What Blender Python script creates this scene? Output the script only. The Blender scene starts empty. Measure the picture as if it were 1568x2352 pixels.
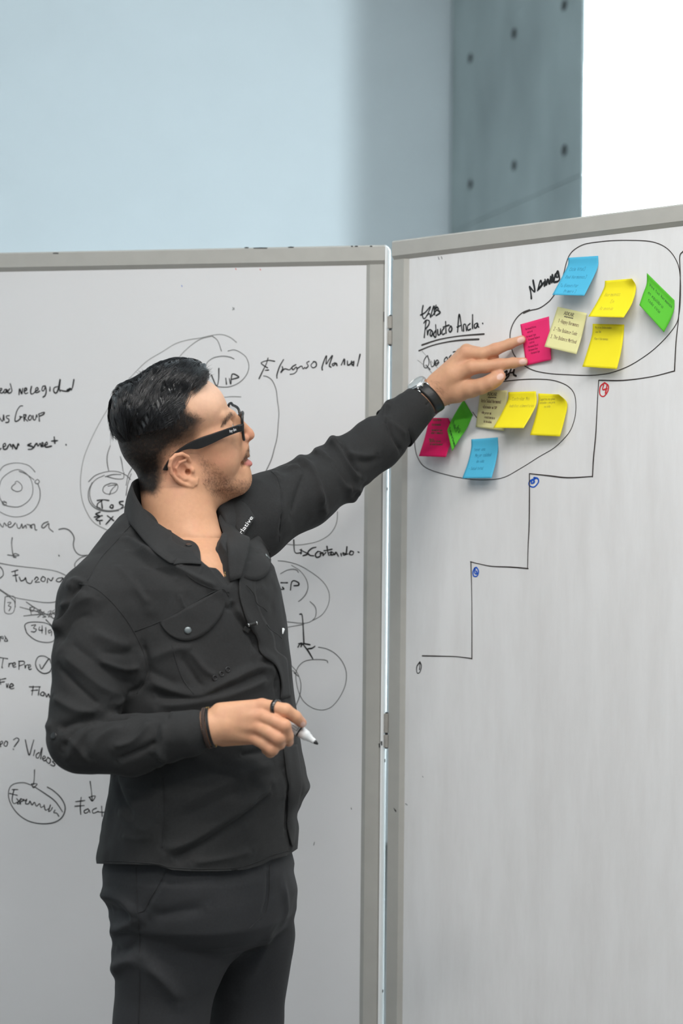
import bpy, bmesh, math, random
import numpy as np
from mathutils import Vector, Matrix

scene = bpy.context.scene
COL = scene.collection
random.seed(7)
RNG = np.random.default_rng(7)

# ------------------------------------------------------------------ camera
FPX, CX, CY = 4000.0, 784.0, 1176.0
CAM = np.array([0.0, 0.0, 1.455])
PITCH, ROLL = math.radians(1.0), math.radians(0.56)
_f = np.array([0.0, math.cos(PITCH), math.sin(PITCH)])
_r0 = np.array([1.0, 0.0, 0.0])
_u0 = np.cross(_r0, _f)
_r = _r0 * math.cos(ROLL) + _u0 * math.sin(ROLL)
_u = _u0 * math.cos(ROLL) - _r0 * math.sin(ROLL)
cam_data = bpy.data.cameras.new('camera')
cam = bpy.data.objects.new('camera', cam_data)
COL.objects.link(cam)
cam.matrix_world = Matrix(((_r[0], _u[0], -_f[0], CAM[0]), (_r[1], _u[1], -_f[1], CAM[1]),
                           (_r[2], _u[2], -_f[2], CAM[2]), (0, 0, 0, 1)))
cam_data.sensor_fit = 'HORIZONTAL'
cam_data.sensor_width = 36.0
cam_data.lens = 36.0 * FPX / 1568.0
cam_data.clip_start = 0.05
cam_data.dof.use_dof = True
cam_data.dof.focus_distance = 2.95
cam_data.dof.aperture_fstop = 5.2
scene.camera = cam

def ray(u, v):
    d = _f + _r * ((u - CX) / FPX) + _u * ((CY - v) / FPX)
    return d

def P(u, v, Y):
    d = ray(u, v)
    return CAM + d * ((Y - CAM[1]) / d[1])

def on_plane(u, v, p0, n):
    d = ray(u, v)
    return CAM + d * (np.dot(p0 - CAM, n) / np.dot(d, n))

def project(p):
    q = np.asarray(p) - CAM
    z = q @ _f
    return np.stack([CX + FPX * (q @ _r) / z, CY - FPX * (q @ _u) / z], -1)

# ------------------------------------------------------------------ world, daylight, exposure
world = bpy.data.worlds.new('world')
scene.world = world
world.use_nodes = True
bg = world.node_tree.nodes['Background']
bg.inputs['Color'].default_value = (0.86, 0.94, 1.0, 1)
bg.inputs['Strength'].default_value = 3.2

def area_light(name, loc, target, sx, sy, power, color):
    d = bpy.data.lights.new(name, 'AREA')
    d.shape = 'RECTANGLE'; d.size = sx; d.size_y = sy; d.energy = power; d.color = color
    o = bpy.data.objects.new(name, d)
    COL.objects.link(o)
    o.location = loc
    o.rotation_euler = (Vector(target) - Vector(loc)).to_track_quat('-Z', 'Y').to_euler()
    return o

area_light('daylight_side_window', (3.34, 3.64, 2.3), (0.5, 6.0, 2.9), 0.56, 3.4, 350, (0.76, 0.915, 1.0))
area_light('daylight_tall_window', (1.95, 9.15, 2.2), (0.6, 3.3, 1.6), 1.5, 3.6, 330, (0.76, 0.92, 1.0))

scene.view_settings.view_transform = 'Standard'
scene.view_settings.look = 'None'
scene.view_settings.gamma = 1.0
scene.view_settings.use_curve_mapping = False
scene.view_settings.exposure = 0.0
LAMP_POWER = 26.5

# ------------------------------------------------------------------ materials
MATS = {}
def s2l(c):
    return tuple(((x / 255) / 12.92 if x / 255 <= 0.04045 else ((x / 255 + 0.055) / 1.055) ** 2.4) for x in c)

def mat(name, color, rough=0.6, metal=0.0, spec=0.5, noise=0.0, nscale=20.0, bump=0.0, bscale=200.0,
        sss=0.0, sheen=0.0, attr=None, coat=0.0, trans=0.0, alpha=None, emit=None, translucent=0.0, stretch=None):
    if name in MATS: return MATS[name]
    m = bpy.data.materials.new(name)
    m.use_nodes = True
    nt = m.node_tree; N = nt.nodes; Lk = nt.links
    b = N['Principled BSDF']
    b.inputs['Base Color'].default_value = (*color, 1)
    b.inputs['Roughness'].default_value = rough
    b.inputs['Metallic'].default_value = metal
    b.inputs['Specular IOR Level'].default_value = spec
    b.inputs['Coat Weight'].default_value = coat
    b.inputs['Transmission Weight'].default_value = trans
    b.inputs['Sheen Weight'].default_value = sheen
    b.inputs['Sheen Roughness'].default_value = 0.45
    if sss:
        b.inputs['Subsurface Weight'].default_value = sss
        b.inputs['Subsurface Radius'].default_value = (1.0, 0.35, 0.2)
        b.inputs['Subsurface Scale'].default_value = 0.004
    if alpha is not None: b.inputs['Alpha'].default_value = alpha
    if emit:
        b.inputs['Emission Color'].default_value = (*emit[0], 1)
        b.inputs['Emission Strength'].default_value = emit[1]
    tc = N.new('ShaderNodeTexCoord')
    vec = tc.outputs['Object']
    if stretch:
        mp = N.new('ShaderNodeMapping'); mp.inputs['Scale'].default_value = stretch
        Lk.new(vec, mp.inputs['Vector']); vec = mp.outputs['Vector']
    src = None
    if attr:
        a = N.new('ShaderNodeAttribute'); a.attribute_name = attr
        src = a.outputs['Color']
    if noise:
        nz = N.new('ShaderNodeTexNoise'); nz.inputs['Scale'].default_value = nscale
        nz.inputs['Detail'].default_value = 6
        Lk.new(vec, nz.inputs['Vector'])
        mr = N.new('ShaderNodeMapRange')
        mr.inputs['From Min'].default_value = 0.25; mr.inputs['From Max'].default_value = 0.75
        mr.inputs['To Min'].default_value = 1 - noise; mr.inputs['To Max'].default_value = 1 + noise
        Lk.new(nz.outputs['Fac'], mr.inputs['Value'])
        vm = N.new('ShaderNodeVectorMath'); vm.operation = 'SCALE'
        if src: Lk.new(src, vm.inputs[0])
        else: vm.inputs[0].default_value = color
        Lk.new(mr.outputs['Result'], vm.inputs['Scale'])
        src = vm.outputs['Vector']
    if src: Lk.new(src, b.inputs['Base Color'])
    if bump:
        nb = N.new('ShaderNodeTexNoise'); nb.inputs['Scale'].default_value = bscale
        nb.inputs['Detail'].default_value = 3
        Lk.new(vec, nb.inputs['Vector'])
        bp = N.new('ShaderNodeBump'); bp.inputs['Strength'].default_value = bump
        bp.inputs['Distance'].default_value = 0.002
        Lk.new(nb.outputs['Fac'], bp.inputs['Height'])
        Lk.new(bp.outputs['Normal'], b.inputs['Normal'])
    if translucent:
        tl = N.new('ShaderNodeBsdfTranslucent')
        tl.inputs['Color'].default_value = (*color, 1)
        mx = N.new('ShaderNodeMixShader'); mx.inputs['Fac'].default_value = translucent
        out = N['Material Output']
        Lk.new(b.outputs['BSDF'], mx.inputs[1]); Lk.new(tl.outputs['BSDF'], mx.inputs[2])
        Lk.new(mx.outputs['Shader'], out.inputs['Surface'])
    MATS[name] = m
    return m

# ------------------------------------------------------------------ object helpers
def mesh_obj(name, V, F, material, parent=None, smooth=False):
    me = bpy.data.meshes.new(name)
    V = np.asarray(V, dtype=np.float64)
    me.from_pydata([tuple(map(float, v)) for v in V] if len(V) < 20000 else V.tolist(), [], [tuple(map(int, f)) for f in F])
    me.update()
    if smooth: me.polygons.foreach_set('use_smooth', np.ones(len(me.polygons), dtype=bool))
    me.materials.append(material)
    o = bpy.data.objects.new(name, me)
    COL.objects.link(o)
    if parent is not None: o.parent = parent
    return o

def put(o, parent):
    """parent an object built in world coordinates, keeping its place"""
    o.parent = parent
    o.matrix_parent_inverse = parent_inv(parent)
    return o

def parent_inv(p):
    m = p.matrix_basis.copy()
    q = p
    while q.parent:
        m = (q.parent.matrix_basis @ q.matrix_parent_inverse) @ m if False else q.parent.matrix_basis @ q.matrix_parent_inverse @ m
        q = q.parent
    return m.inverted()

def wobj(name, V, F, material, parent=None, smooth=False):
    o = mesh_obj(name, V, F, material, None, smooth)
    if parent is not None: put(o, parent)
    return o

def empty(name, loc, label=None, cat=None, group=None):
    o = bpy.data.objects.new(name, None)
    COL.objects.link(o)
    o.location = [float(x) for x in loc]
    o.empty_display_size = 0.05
    if label: o['label'] = label
    if cat: o['category'] = cat
    if group: o['group'] = group
    return o

def tag(o, label, cat, group=None):
    o['label'] = label; o['category'] = cat
    if group: o['group'] = group
    return o

class MB:
    def __init__(s): s.V = []; s.F = []
    def add(s, V, F):
        n = len(s.V)
        s.V.extend([tuple(map(float, v)) for v in V])
        s.F.extend([tuple(int(i) + n for i in f) for f in F])
    def box(s, c, sx, sy, sz, R=None):
        c = np.asarray(c, float)
        V = [np.array([x * sx / 2, y * sy / 2, z * sz / 2]) for x in (-1, 1) for y in (-1, 1) for z in (-1, 1)]
        if R is not None: V = [R @ v for v in V]
        s.add([c + v for v in V], [(0, 1, 3, 2), (4, 6, 7, 5), (0, 4, 5, 1), (2, 3, 7, 6), (0, 2, 6, 4), (1, 5, 7, 3)])
    def tube(s, pts, rad, n=8, caps=True, flat=None):
        pts = np.asarray(pts, float); m = len(pts)
        rad = np.broadcast_to(np.asarray(rad, float), (m,))
        T = np.gradient(pts, axis=0); T /= np.linalg.norm(T, axis=1)[:, None] + 1e-12
        ref = np.array([0.13, 0.31, 0.94])
        if abs(T[0] @ ref) > 0.9: ref = np.array([0.94, 0.1, 0.2])
        A = np.cross(T[0], ref); A /= np.linalg.norm(A)
        V = []
        for i in range(m):
            A = A - T[i] * (A @ T[i]); A /= np.linalg.norm(A) + 1e-12
            B = np.cross(T[i], A)
            for k in range(n):
                an = 2 * math.pi * k / n
                V.append(pts[i] + rad[i] * (A * math.cos(an) + B * math.sin(an)))
        F = [(i * n + k, i * n + (k + 1) % n, (i + 1) * n + (k + 1) % n, (i + 1) * n + k) for i in range(m - 1) for k in range(n)]
        if caps: F += [tuple(range(n - 1, -1, -1)), tuple((m - 1) * n + k for k in range(n))]
        s.add(V, F)
    def lathe(s, o, ax, prof, n=24):
        """prof: list of (distance along axis, radius)"""
        ax = np.asarray(ax, float); ax = ax / np.linalg.norm(ax)
        ref = np.array([0, 0, 1.0]) if abs(ax[2]) < 0.9 else np.array([1.0, 0, 0])
        A = np.cross(ax, ref); A /= np.linalg.norm(A); B = np.cross(ax, A)
        V = [np.asarray(o) + ax * t + max(r, 1e-5) * (A * math.cos(2 * math.pi * k / n) + B * math.sin(2 * math.pi * k / n)) for t, r in prof for k in range(n)]
        m = len(prof)
        F = [(i * n + k, i * n + (k + 1) % n, (i + 1) * n + (k + 1) % n, (i + 1) * n + k) for i in range(m - 1) for k in range(n)]
        F += [tuple(range(n - 1, -1, -1)), tuple((m - 1) * n + k for k in range(n))]
        s.add(V, F)
    def grid(s, G, thick=0.0):
        """G: (m,n,3) surface; optional thickness along normals"""
        G = np.asarray(G, float); m, n = G.shape[:2]
        def fs(o, flip):
            q = [(o + i * n + j, o + i * n + j + 1, o + (i + 1) * n + j + 1, o + (i + 1) * n + j) for i in range(m - 1) for j in range(n - 1)]
            return [t[::-1] for t in q] if flip else q
        if not thick:
            s.add(G.reshape(-1, 3), fs(0, False)); return
        N = np.cross(np.gradient(G, axis=0), np.gradient(G, axis=1)); N /= np.linalg.norm(N, axis=2)[..., None] + 1e-12
        V = np.concatenate([G.reshape(-1, 3), (G + N * thick).reshape(-1, 3)])
        o = m * n
        F = fs(0, False) + fs(o, True)
        rim = [(0, j) for j in range(n)] + [(i, n - 1) for i in range(1, m)] + [(m - 1, j) for j in range(n - 2, -1, -1)] + [(i, 0) for i in range(m - 2, 0, -1)]
        rim = [i * n + j for i, j in rim]
        F += [(rim[k], rim[(k + 1) % len(rim)], o + rim[(k + 1) % len(rim)], o + rim[k])[::-1] for k in range(len(rim))]
        s.add(V, F)
    def build(s, name, material, parent=None, smooth=False):
        return wobj(name, s.V, s.F, material, parent, smooth)

def bevel(o, w=0.002, seg=2, ang=40):
    b = o.modifiers.new('bevel', 'BEVEL'); b.width = w; b.segments = seg; b.limit_method = 'ANGLE'; b.angle_limit = math.radians(ang)
    return o

def spline(pts, n=8):
    """Catmull-Rom through the points"""
    pts = np.asarray(pts, float)
    if len(pts) < 3: return np.array([pts[0] + (pts[-1] - pts[0]) * t for t in np.linspace(0, 1, 5)])
    Q = np.vstack([2 * pts[0] - pts[1], pts, 2 * pts[-1] - pts[-2]])
    out = []
    t = np.linspace(0, 1, n, endpoint=False)[:, None]
    for i in range(1, len(Q) - 2):
        p0, p1, p2, p3 = Q[i - 1], Q[i], Q[i + 1], Q[i + 2]
        out.append(0.5 * ((2 * p1) + (-p0 + p2) * t + (2 * p0 - 5 * p1 + 4 * p2 - p3) * t ** 2 + (-p0 + 3 * p1 - 3 * p2 + p3) * t ** 3))
    out.append(pts[-1:])
    return np.vstack(out)

def pts(txt, tr=(0, 0, 1.0)):
    a = np.array([[float(c) for c in q.split(',')] for q in txt.split()])
    return np.stack([tr[0] + a[:, 0] / tr[2], tr[1] + a[:, 1] / tr[2]], 1)
# ------------------------------------------------------------------ the room
def struct(o):
    o['kind'] = 'structure'
    return o

M_WALL = mat('painted_wall', (0.80, 0.83, 0.84), rough=0.75, noise=0.02, nscale=3, bump=0.05, bscale=90)
M_CONC = mat('raw_concrete', (0.36, 0.405, 0.40), rough=0.8, noise=0.16, nscale=2.6, bump=0.3, bscale=30, stretch=(1.6, 1.6, 0.7))
M_FLOOR = mat('polished_concrete_floor', (0.13, 0.125, 0.12), rough=0.45, noise=0.12, nscale=2.0)
M_CEIL = mat('white_ceiling', (0.78, 0.78, 0.77), rough=0.9, noise=0.02, nscale=4)
M_ALU = mat('window_aluminium', (0.5, 0.52, 0.53), rough=0.4, metal=0.8)
M_GLASS = mat('window_glass', (0.95, 0.98, 1.0), rough=0.0, trans=1.0, alpha=0.12)
CEIL_Z, Y_BACK, Y_FRONT, X_L, X_R = 4.4, 8.47, -3.0, -4.2, 3.2
Y_WIN = 9.0

def slab(name, x0, x1, y0, y1, z0, z1, m):
    b = MB(); b.box(((x0 + x1) / 2, (y0 + y1) / 2, (z0 + z1) / 2), x1 - x0, y1 - y0, z1 - z0)
    return struct(b.build(name, m))

slab('floor', X_L - .2, X_R + .2, Y_FRONT - .2, Y_WIN + .3, -0.15, 0.0, M_FLOOR)
slab('ceiling', X_L - .2, X_R + .2, Y_FRONT - .2, Y_WIN + .3, CEIL_Z, CEIL_Z + .15, M_CEIL)
slab('wall_left', X_L - .15, X_L, Y_FRONT - .15, Y_WIN + .15, 0, CEIL_Z, M_WALL)
slab('wall_front', X_L, X_R, Y_FRONT - .15, Y_FRONT, 0, CEIL_Z, M_WALL)
slab('wall_back', X_L, 0.56, Y_BACK, Y_BACK + .15, 0, CEIL_Z, M_WALL)
# right wall around the narrow side window
wr = MB()
def wbox(mb, x0, x1, y0, y1, z0, z1): mb.box(((x0 + x1) / 2, (y0 + y1) / 2, (z0 + z1) / 2), x1 - x0, y1 - y0, z1 - z0)
wbox(wr, X_R, X_R + .12, Y_FRONT - .15, 3.36, 0, CEIL_Z)
wbox(wr, X_R, X_R + .12, 3.92, Y_WIN + .15, 0, CEIL_Z)
wbox(wr, X_R, X_R + .12, 3.36, 3.92, 0, 0.5)
wbox(wr, X_R, X_R + .12, 3.36, 3.92, 4.05, CEIL_Z)
struct(wr.build('wall_right', M_WALL))
# return wall closing the recess behind the concrete wall, and lintel above the tall window
rt = MB(); wbox(rt, 0.56, 0.68, Y_BACK, Y_WIN + .15, 0, CEIL_Z); struct(rt.build('wall_recess', M_WALL))
lt = MB(); wbox(lt, 2.75, X_R, Y_WIN, Y_WIN + .12, 0, CEIL_Z); struct(lt.build('wall_far', M_WALL))

def window(name, x0, x1, y0, y1, z0, z1, bars):
    """aluminium frame with panes; spans x or y"""
    root = empty(name, ((x0 + x1) / 2, (y0 + y1) / 2, z0)); struct(root)
    along = 0 if x1 - x0 > y1 - y0 else 1
    f = MB(); t = 0.05
    wbox(f, x0, x1, y0, y1, z0, z0 + t); wbox(f, x0, x1, y0, y1, z1 - t, z1)
    a0, a1 = (x0, x1) if along == 0 else (y0, y1)
    ed = [a0 + t / 2] + bars + [a1 - t / 2]
    for e in ed:
        if along == 0: wbox(f, e - t / 2, e + t / 2, y0, y1, z0 + t, z1 - t)
        else: wbox(f, x0, x1, e - t / 2, e + t / 2, z0 + t, z1 - t)
    f.build('window_frame', M_ALU, root)
    for e0, e1 in zip(ed[:-1], ed[1:]):
        g = MB()
        if along == 0: wbox(g, e0 + t / 2, e1 - t / 2, (y0 + y1) / 2 - .004, (y0 + y1) / 2 + .004, z0 + t, z1 - t)
        else: wbox(g, (x0 + x1) / 2 - .004, (x0 + x1) / 2 + .004, e0 + t / 2, e1 - t / 2, z0 + t, z1 - t)
        g.build('pane', M_GLASS, root)
    return root
window('window_1', 0.68, 2.75, Y_WIN + .02, Y_WIN + .08, 0.0, CEIL_Z, [1.08])
window('window_2', X_R + .03, X_R + .09, 3.36, 3.92, 0.5, 4.05, [])

# board-marked concrete wall running away from the camera, with form-tie holes and lift joints
A = P(1338, 200, 7.05); B = P(1036, 200, 8.42)
cdir = np.array([B[0] - A[0], B[1] - A[1], 0.0]); clen = np.linalg.norm(cdir); cdir /= clen
cn = np.array([-cdir[1], cdir[0], 0.0])
if cn @ np.array([0, -1, 0]) < 0: cn = -cn
A0 = np.array([A[0], A[1], 0.0])
zs = [0.0, 0.86, 2.02, 3.18, CEIL_Z]   # lift joints (recessed lines)
z_joint = on_plane(1200, 462, A0, cn)[2]
zs = [0.0, z_joint - 1.2, z_joint, z_joint + 1.2 if z_joint + 1.2 < CEIL_Z - .1 else CEIL_Z, CEIL_Z]
zs = sorted(set(zs))
conc = MB()
R = np.stack([cdir, -cn, np.array([0, 0, 1.0])], 1)
core = A0 + cdir * clen / 2 - cn * 0.12
B0 = A0 + cdir * clen
foot = [A0 - cn * .004, B0 - cn * .004, B0 - cn * .24, A0 + np.array([0.085, 1.0, 0]) * .26 - cn * .011]   # splayed end
conc.add([p + np.array([0, 0, z]) for z in (0, CEIL_Z) for p in foot], [(0, 1, 2, 3), (7, 6, 5, 4)] + [(i, (i + 1) % 4, 4 + (i + 1) % 4, 4 + i) for i in range(4)])
wall_conc = struct(conc.build('wall_concrete', M_CONC))
bm_ = bmesh.new(); bm_.from_mesh(wall_conc.data); bmesh.ops.recalc_face_normals(bm_, faces=bm_.faces); bm_.to_mesh(wall_conc.data); bm_.free()
for z0, z1 in zip(zs[:-1], zs[1:]):
    lb = MB(); lb.box(A0 + cdir * clen / 2 - cn * 0.005 + np.array([0, 0, (z0 + z1) / 2]), clen, 0.011, z1 - z0 - 0.004, R)
    o = lb.build('concrete_lift', M_CONC, wall_conc); bevel(o, 0.0015, 2)
M_HOLE = mat('tie_hole_dark', (0.05, 0.055, 0.055), rough=0.9)
for (u, v) in [(1296, 12), (1296, 345), (1181, 77), (1181, 380), (1080, 134), (1080, 423)]:
    c = on_plane(u, v, A0 + cn * 0.001, cn)
    h = MB(); h.lathe(c - cn * 0.004, cn, [(0, 0.012), (0.002, 0.016), (0.005, 0.021), (0.006, 0.024)], 16)
    h.build('tie_hole', M_HOLE, wall_conc)

# ceiling lights (out of the picture, above and behind the camera)
M_LAMPBODY = mat('lamp_housing', (0.6, 0.6, 0.6), rough=0.5)
M_DIFF = mat('lamp_diffuser', (0.9, 0.9, 0.9), rough=0.5, emit=((1.0, 0.95, 0.89), 2.0))
def ceiling_light(x, y, z, label, k=1.0):
    root = empty('ceiling_light', (x, y, z), label, 'lamp', 'linear pendant lights')
    b = MB(); wbox(b, x - .62, x + .62, y - .09, y + .09, z, z + .06); bevel(b.build('housing', M_LAMPBODY, root), .006)
    d = MB(); wbox(d, x - .60, x + .60, y - .075, y + .075, z - .012, z + .001); d.build('diffuser', M_DIFF, root)
    for s in (-.5, .5):
        c = MB(); c.tube([(x + s, y, z + .06), (x + s, y, CEIL_Z)], 0.0025, 6); c.build('suspension_cable', M_ALU, root)
    l = area_light('pendant_glow', (x, y, z - .02), (x, y, 0), 1.2, .15, LAMP_POWER * k, (1.0, 0.965, 0.925))
    l.name = 'pendant_lamp'; put(l, root)
for x, y, k, lb in ((-0.55, 1.75, 0.9, 'slim linear pendant lamp hanging above the man'), (0.75, 1.6, 0.9, 'slim linear pendant lamp hanging in front of the sticky notes'),
                    (-1.0, 0.1, 1.1, 'slim linear pendant lamp behind the one above the man'), (0.75, 0.1, 1.25, 'slim linear pendant lamp behind the one facing the sticky notes')):
    ceiling_light(x, y, 3.15, lb, k)
# ------------------------------------------------------------------ whiteboards
M_FRAME = mat('grey_painted_frame', (0.425, 0.415, 0.385), rough=0.45, noise=0.04, nscale=30, bump=0.03, bscale=300)
M_EDGE = mat('white_edge_profile', (0.88, 0.90, 0.91), rough=0.4)
M_HINGE = mat('grey_hinge', (0.36, 0.34, 0.31), rough=0.45, noise=0.1, nscale=60)
M_DARK = mat('black_metal', (0.02, 0.02, 0.022), rough=0.4)
M_CHIP = mat('chipped_paint', (0.05, 0.05, 0.05), rough=0.8)
M_STEEL = mat('polished_steel', (0.62, 0.62, 0.62), rough=0.22, metal=1.0)

def board_mat():
    m = mat('whiteboard_enamel', (0.74, 0.735, 0.745), rough=0.38, noise=0.012, nscale=5, spec=0.35)
    return m
M_BOARD = board_mat()

def board_smudge_mat():
    """enamel with faint wiped-off marker streaks"""
    m = bpy.data.materials.new('whiteboard_enamel_wiped'); m.use_nodes = True
    nt = m.node_tree; N = nt.nodes; Lk = nt.links; b = N['Principled BSDF']
    b.inputs['Roughness'].default_value = 0.38; b.inputs['Specular IOR Level'].default_value = 0.35
    tc = N.new('ShaderNodeTexCoord'); mp = N.new('ShaderNodeMapping'); mp.inputs['Scale'].default_value = (9, 9, 1.6)
    nz = N.new('ShaderNodeTexNoise'); nz.inputs['Scale'].default_value = 2.4; nz.inputs['Detail'].default_value = 8; nz.inputs['Roughness'].default_value = 0.65
    cr = N.new('ShaderNodeValToRGB')
    cr.color_ramp.elements[0].position = 0.30; cr.color_ramp.elements[0].color = (0.71, 0.70, 0.70, 1)
    cr.color_ramp.elements[1].position = 0.62; cr.color_ramp.elements[1].color = (0.775, 0.77, 0.775, 1)
    Lk.new(tc.outputs['Object'], mp.inputs['Vector']); Lk.new(mp.outputs['Vector'], nz.inputs['Vector'])
    Lk.new(nz.outputs['Fac'], cr.inputs['Fac']); Lk.new(cr.outputs['Color'], b.inputs['Base Color'])
    return m
M_BOARD2 = board_smudge_mat()

class Board:
    """frame local axes: ex along the board to the right, ez up, n towards the room"""
    def __init__(s, o, ex, T):
        s.o = np.asarray(o, float); s.ex = np.array([ex[0], ex[1], 0.0]); s.ex /= np.linalg.norm(s.ex)
        s.n = np.array([s.ex[1], -s.ex[0], 0.0])          # towards the camera
        s.T = T; s.z = np.array([0, 0, 1.0])
    def W(s, x, d, z):
        return np.array([s.o[0], s.o[1], 0]) + s.ex * x + s.n * d + s.z * z
    def at(s, u, v, d=0.0):
        return on_plane(u, v, s.o + s.n * d, s.n)

Y_HINGE = 3.35
p0 = P(900, 553, Y_HINGE); T_R = p0[2]
d1 = ray(1568, 467); p1 = CAM + d1 * ((T_R - CAM[2]) / d1[2])
BR = Board(p0, (p1 - p0)[:2], T_R)
q0 = P(883.5, 562, Y_HINGE); T_L = q0[2]
d2 = ray(0, 580); q1 = CAM + d2 * ((T_L - CAM[2]) / d2[2])
BL = Board(q0, (q0 - q1)[:2], T_L)
print('BOARDS', T_R, T_L, BR.ex, BL.ex, p0, p1, q1)
Z_BOT = 0.16

def profile_bar(bd, x0, x1, z0, z1, side, depth, rec, ch):
    """one frame rail; the edge named by `side` gets the sloping inner lip"""
    mb = MB()
    def ring(t):  # cross-section for rails along z (left/right) or along x (top/bottom)
        return t
    if side in ('l', 'r'):
        inn, out = (x1, x0) if side == 'l' else (x0, x1)
        sg = 1 if inn > out else -1
        prof = [(out, -depth), (out, -0.003), (out + sg * .003, 0.0), (inn - sg * ch, 0.0), (inn, -rec), (inn, -depth)]
        V = [bd.W(x, d, z) for z in (z0, z1) for x, d in prof]
    else:
        inn, out = (z0, z1) if side == 't' else (z1, z0)
        sg = 1 if inn > out else -1
        prof = [(out, -depth), (out, -0.003), (out + sg * .003, 0.0), (inn - sg * ch, 0.0), (inn, -rec), (inn, -depth)]
        V = [bd.W(x, d, z) for x in (x0, x1) for z, d in prof]
    n = len(prof)
    F = [(i, (i + 1) % n, n + (i + 1) % n, n + i) for i in range(n)] + [tuple(range(n)), tuple(range(2 * n - 1, n - 1, -1))]
    mb.add(V, F)
    return mb

def fix_normals(o):
    bm = bmesh.new(); bm.from_mesh(o.data); bmesh.ops.recalc_face_normals(bm, faces=bm.faces); bm.to_mesh(o.data); bm.free()
    return o

def make_board(bd, x0, x1, rl, rr, rt, label, board_mat, depth=0.042):
    root = empty('whiteboard', bd.W((x0 + x1) / 2, -depth / 2, 0.0), label, 'whiteboard', 'hinged whiteboards on feet')
    rec, ch = 0.007, 0.008
    T = bd.T
    for nm, a in (('frame_top', (x0, x1, T - rt, T, 't')), ('frame_bottom', (x0, x1, Z_BOT, Z_BOT + .05, 'b')),
                  ('frame_side', (x0, x0 + rl, Z_BOT + .05, T - rt, 'l')), ('frame_side', (x1 - rr, x1, Z_BOT + .05, T - rt, 'r'))):
        fix_normals(profile_bar(bd, *a, depth, rec, ch).build(nm, M_FRAME, root))
    pn = MB()
    V = [bd.W(x, d, z) for x in (x0 + rl - .004, x1 - rr + .004) for d in (-rec - .012, -rec) for z in (Z_BOT + .046, T - rt + .004)]
    pn.add(V, [(0, 1, 3, 2), (4, 6, 7, 5), (0, 4, 5, 1), (2, 3, 7, 6), (0, 2, 6, 4), (1, 5, 7, 3)])
    fix_normals(pn.build('writing_panel', board_mat, root))
    bk = MB()
    V = [bd.W(x, d, z) for x in (x0 + rl - .004, x1 - rr + .004) for d in (-depth + .002, -rec - .013) for z in (Z_BOT + .046, T - rt + .004)]
    bk.add(V, [(0, 1, 3, 2), (4, 6, 7, 5), (0, 4, 5, 1), (2, 3, 7, 6), (0, 2, 6, 4), (1, 5, 7, 3)])
    fix_normals(bk.build('back_panel', M_EDGE, root))
    for x in (x0 + .5, x1 - .5):
        ft = MB()
        Rm = np.stack([bd.ex, bd.n, bd.z], 1)
        ft.box(bd.W(x, -depth / 2, Z_BOT / 2 + .02), .035, .03, Z_BOT - .02, Rm)
        ft.box(bd.W(x, -depth / 2, .02), .05, .36, .04, Rm)
        bevel(ft.build('foot', M_FRAME, root), .003)
    root['depth'] = depth
    return root

BOARD_L = make_board(BL, -1.35, 0.0, .037, .0365, .038, 'whiteboard covered in black words, circles and arrows behind the man', M_BOARD)
BOARD_R = make_board(BR, 0.0, 1.22, .037, .037, .0375, 'whiteboard with sticky notes and a hand-drawn staircase line', M_BOARD2)
REC = -0.007

# pale rounded edge profile of the left board, screws, and the two hinges
es = MB()
rad = 0.021
G = []
for z in list(np.linspace(Z_BOT, T_L - .012, 12)) + [T_L - .006, T_L - .002, T_L - .0005]:
    k = 1.0 if z < T_L - .011 else math.sqrt(max(0.02, 1 - ((z - (T_L - .012)) / .012) ** 2))
    G.append([BL.W(0.0005 + 0.0075 * k * math.cos(a), -rad - rad * 0.98 * math.sin(a), z) for a in np.linspace(-math.pi / 2, math.pi / 2, 13)])
es.grid(G)
fix_normals(es.build('edge_profile', M_EDGE, BOARD_L, True))
for v in (1123, 1747, 2276):
    c = BL.at(886 if v < 1500 else (877 if v < 2000 else 872), v, -0.012) + BL.ex * 0.0
    sc = MB(); sc.lathe(BL.W(0.0065, -0.014, c[2]), BL.ex, [(0, .0036), (.0012, .0036), (.002, .0022)], 12)
    sc.build('screw', M_DARK, BOARD_L)
def hinge(v0, v1, vm):
    hb = empty('hinge', BR.W(-.004, 0, BR.at(895, vm)[2])); put_e = hb
    hb.parent = BOARD_R; hb.matrix_parent_inverse = parent_inv(BOARD_R)
    for (a, b, r) in ((v0, vm - 2, .0056), (vm + 3, v1, .0056), (v0 - 3, v1 + 3, .0030)):
        za, zb = BR.at(895, a)[2], BR.at(895, b)[2]
        k = MB(); k.lathe(BR.W(-.0052, -.004, zb), (0, 0, 1), [(0, r * .92), (.001, r), (za - zb - .001, r), (za - zb, r * .92)], 14)
        put(k.build('hinge_knuckle' if r > .004 else 'hinge_pin', M_HINGE if r > .004 else M_DARK, None, False), hb)
    za, zb = BL.at(880, v0 + 4)[2], BL.at(880, v1 - 4)[2]
hinge(726, 791, 756)
hinge(1640, 1718, 1686)
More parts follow.
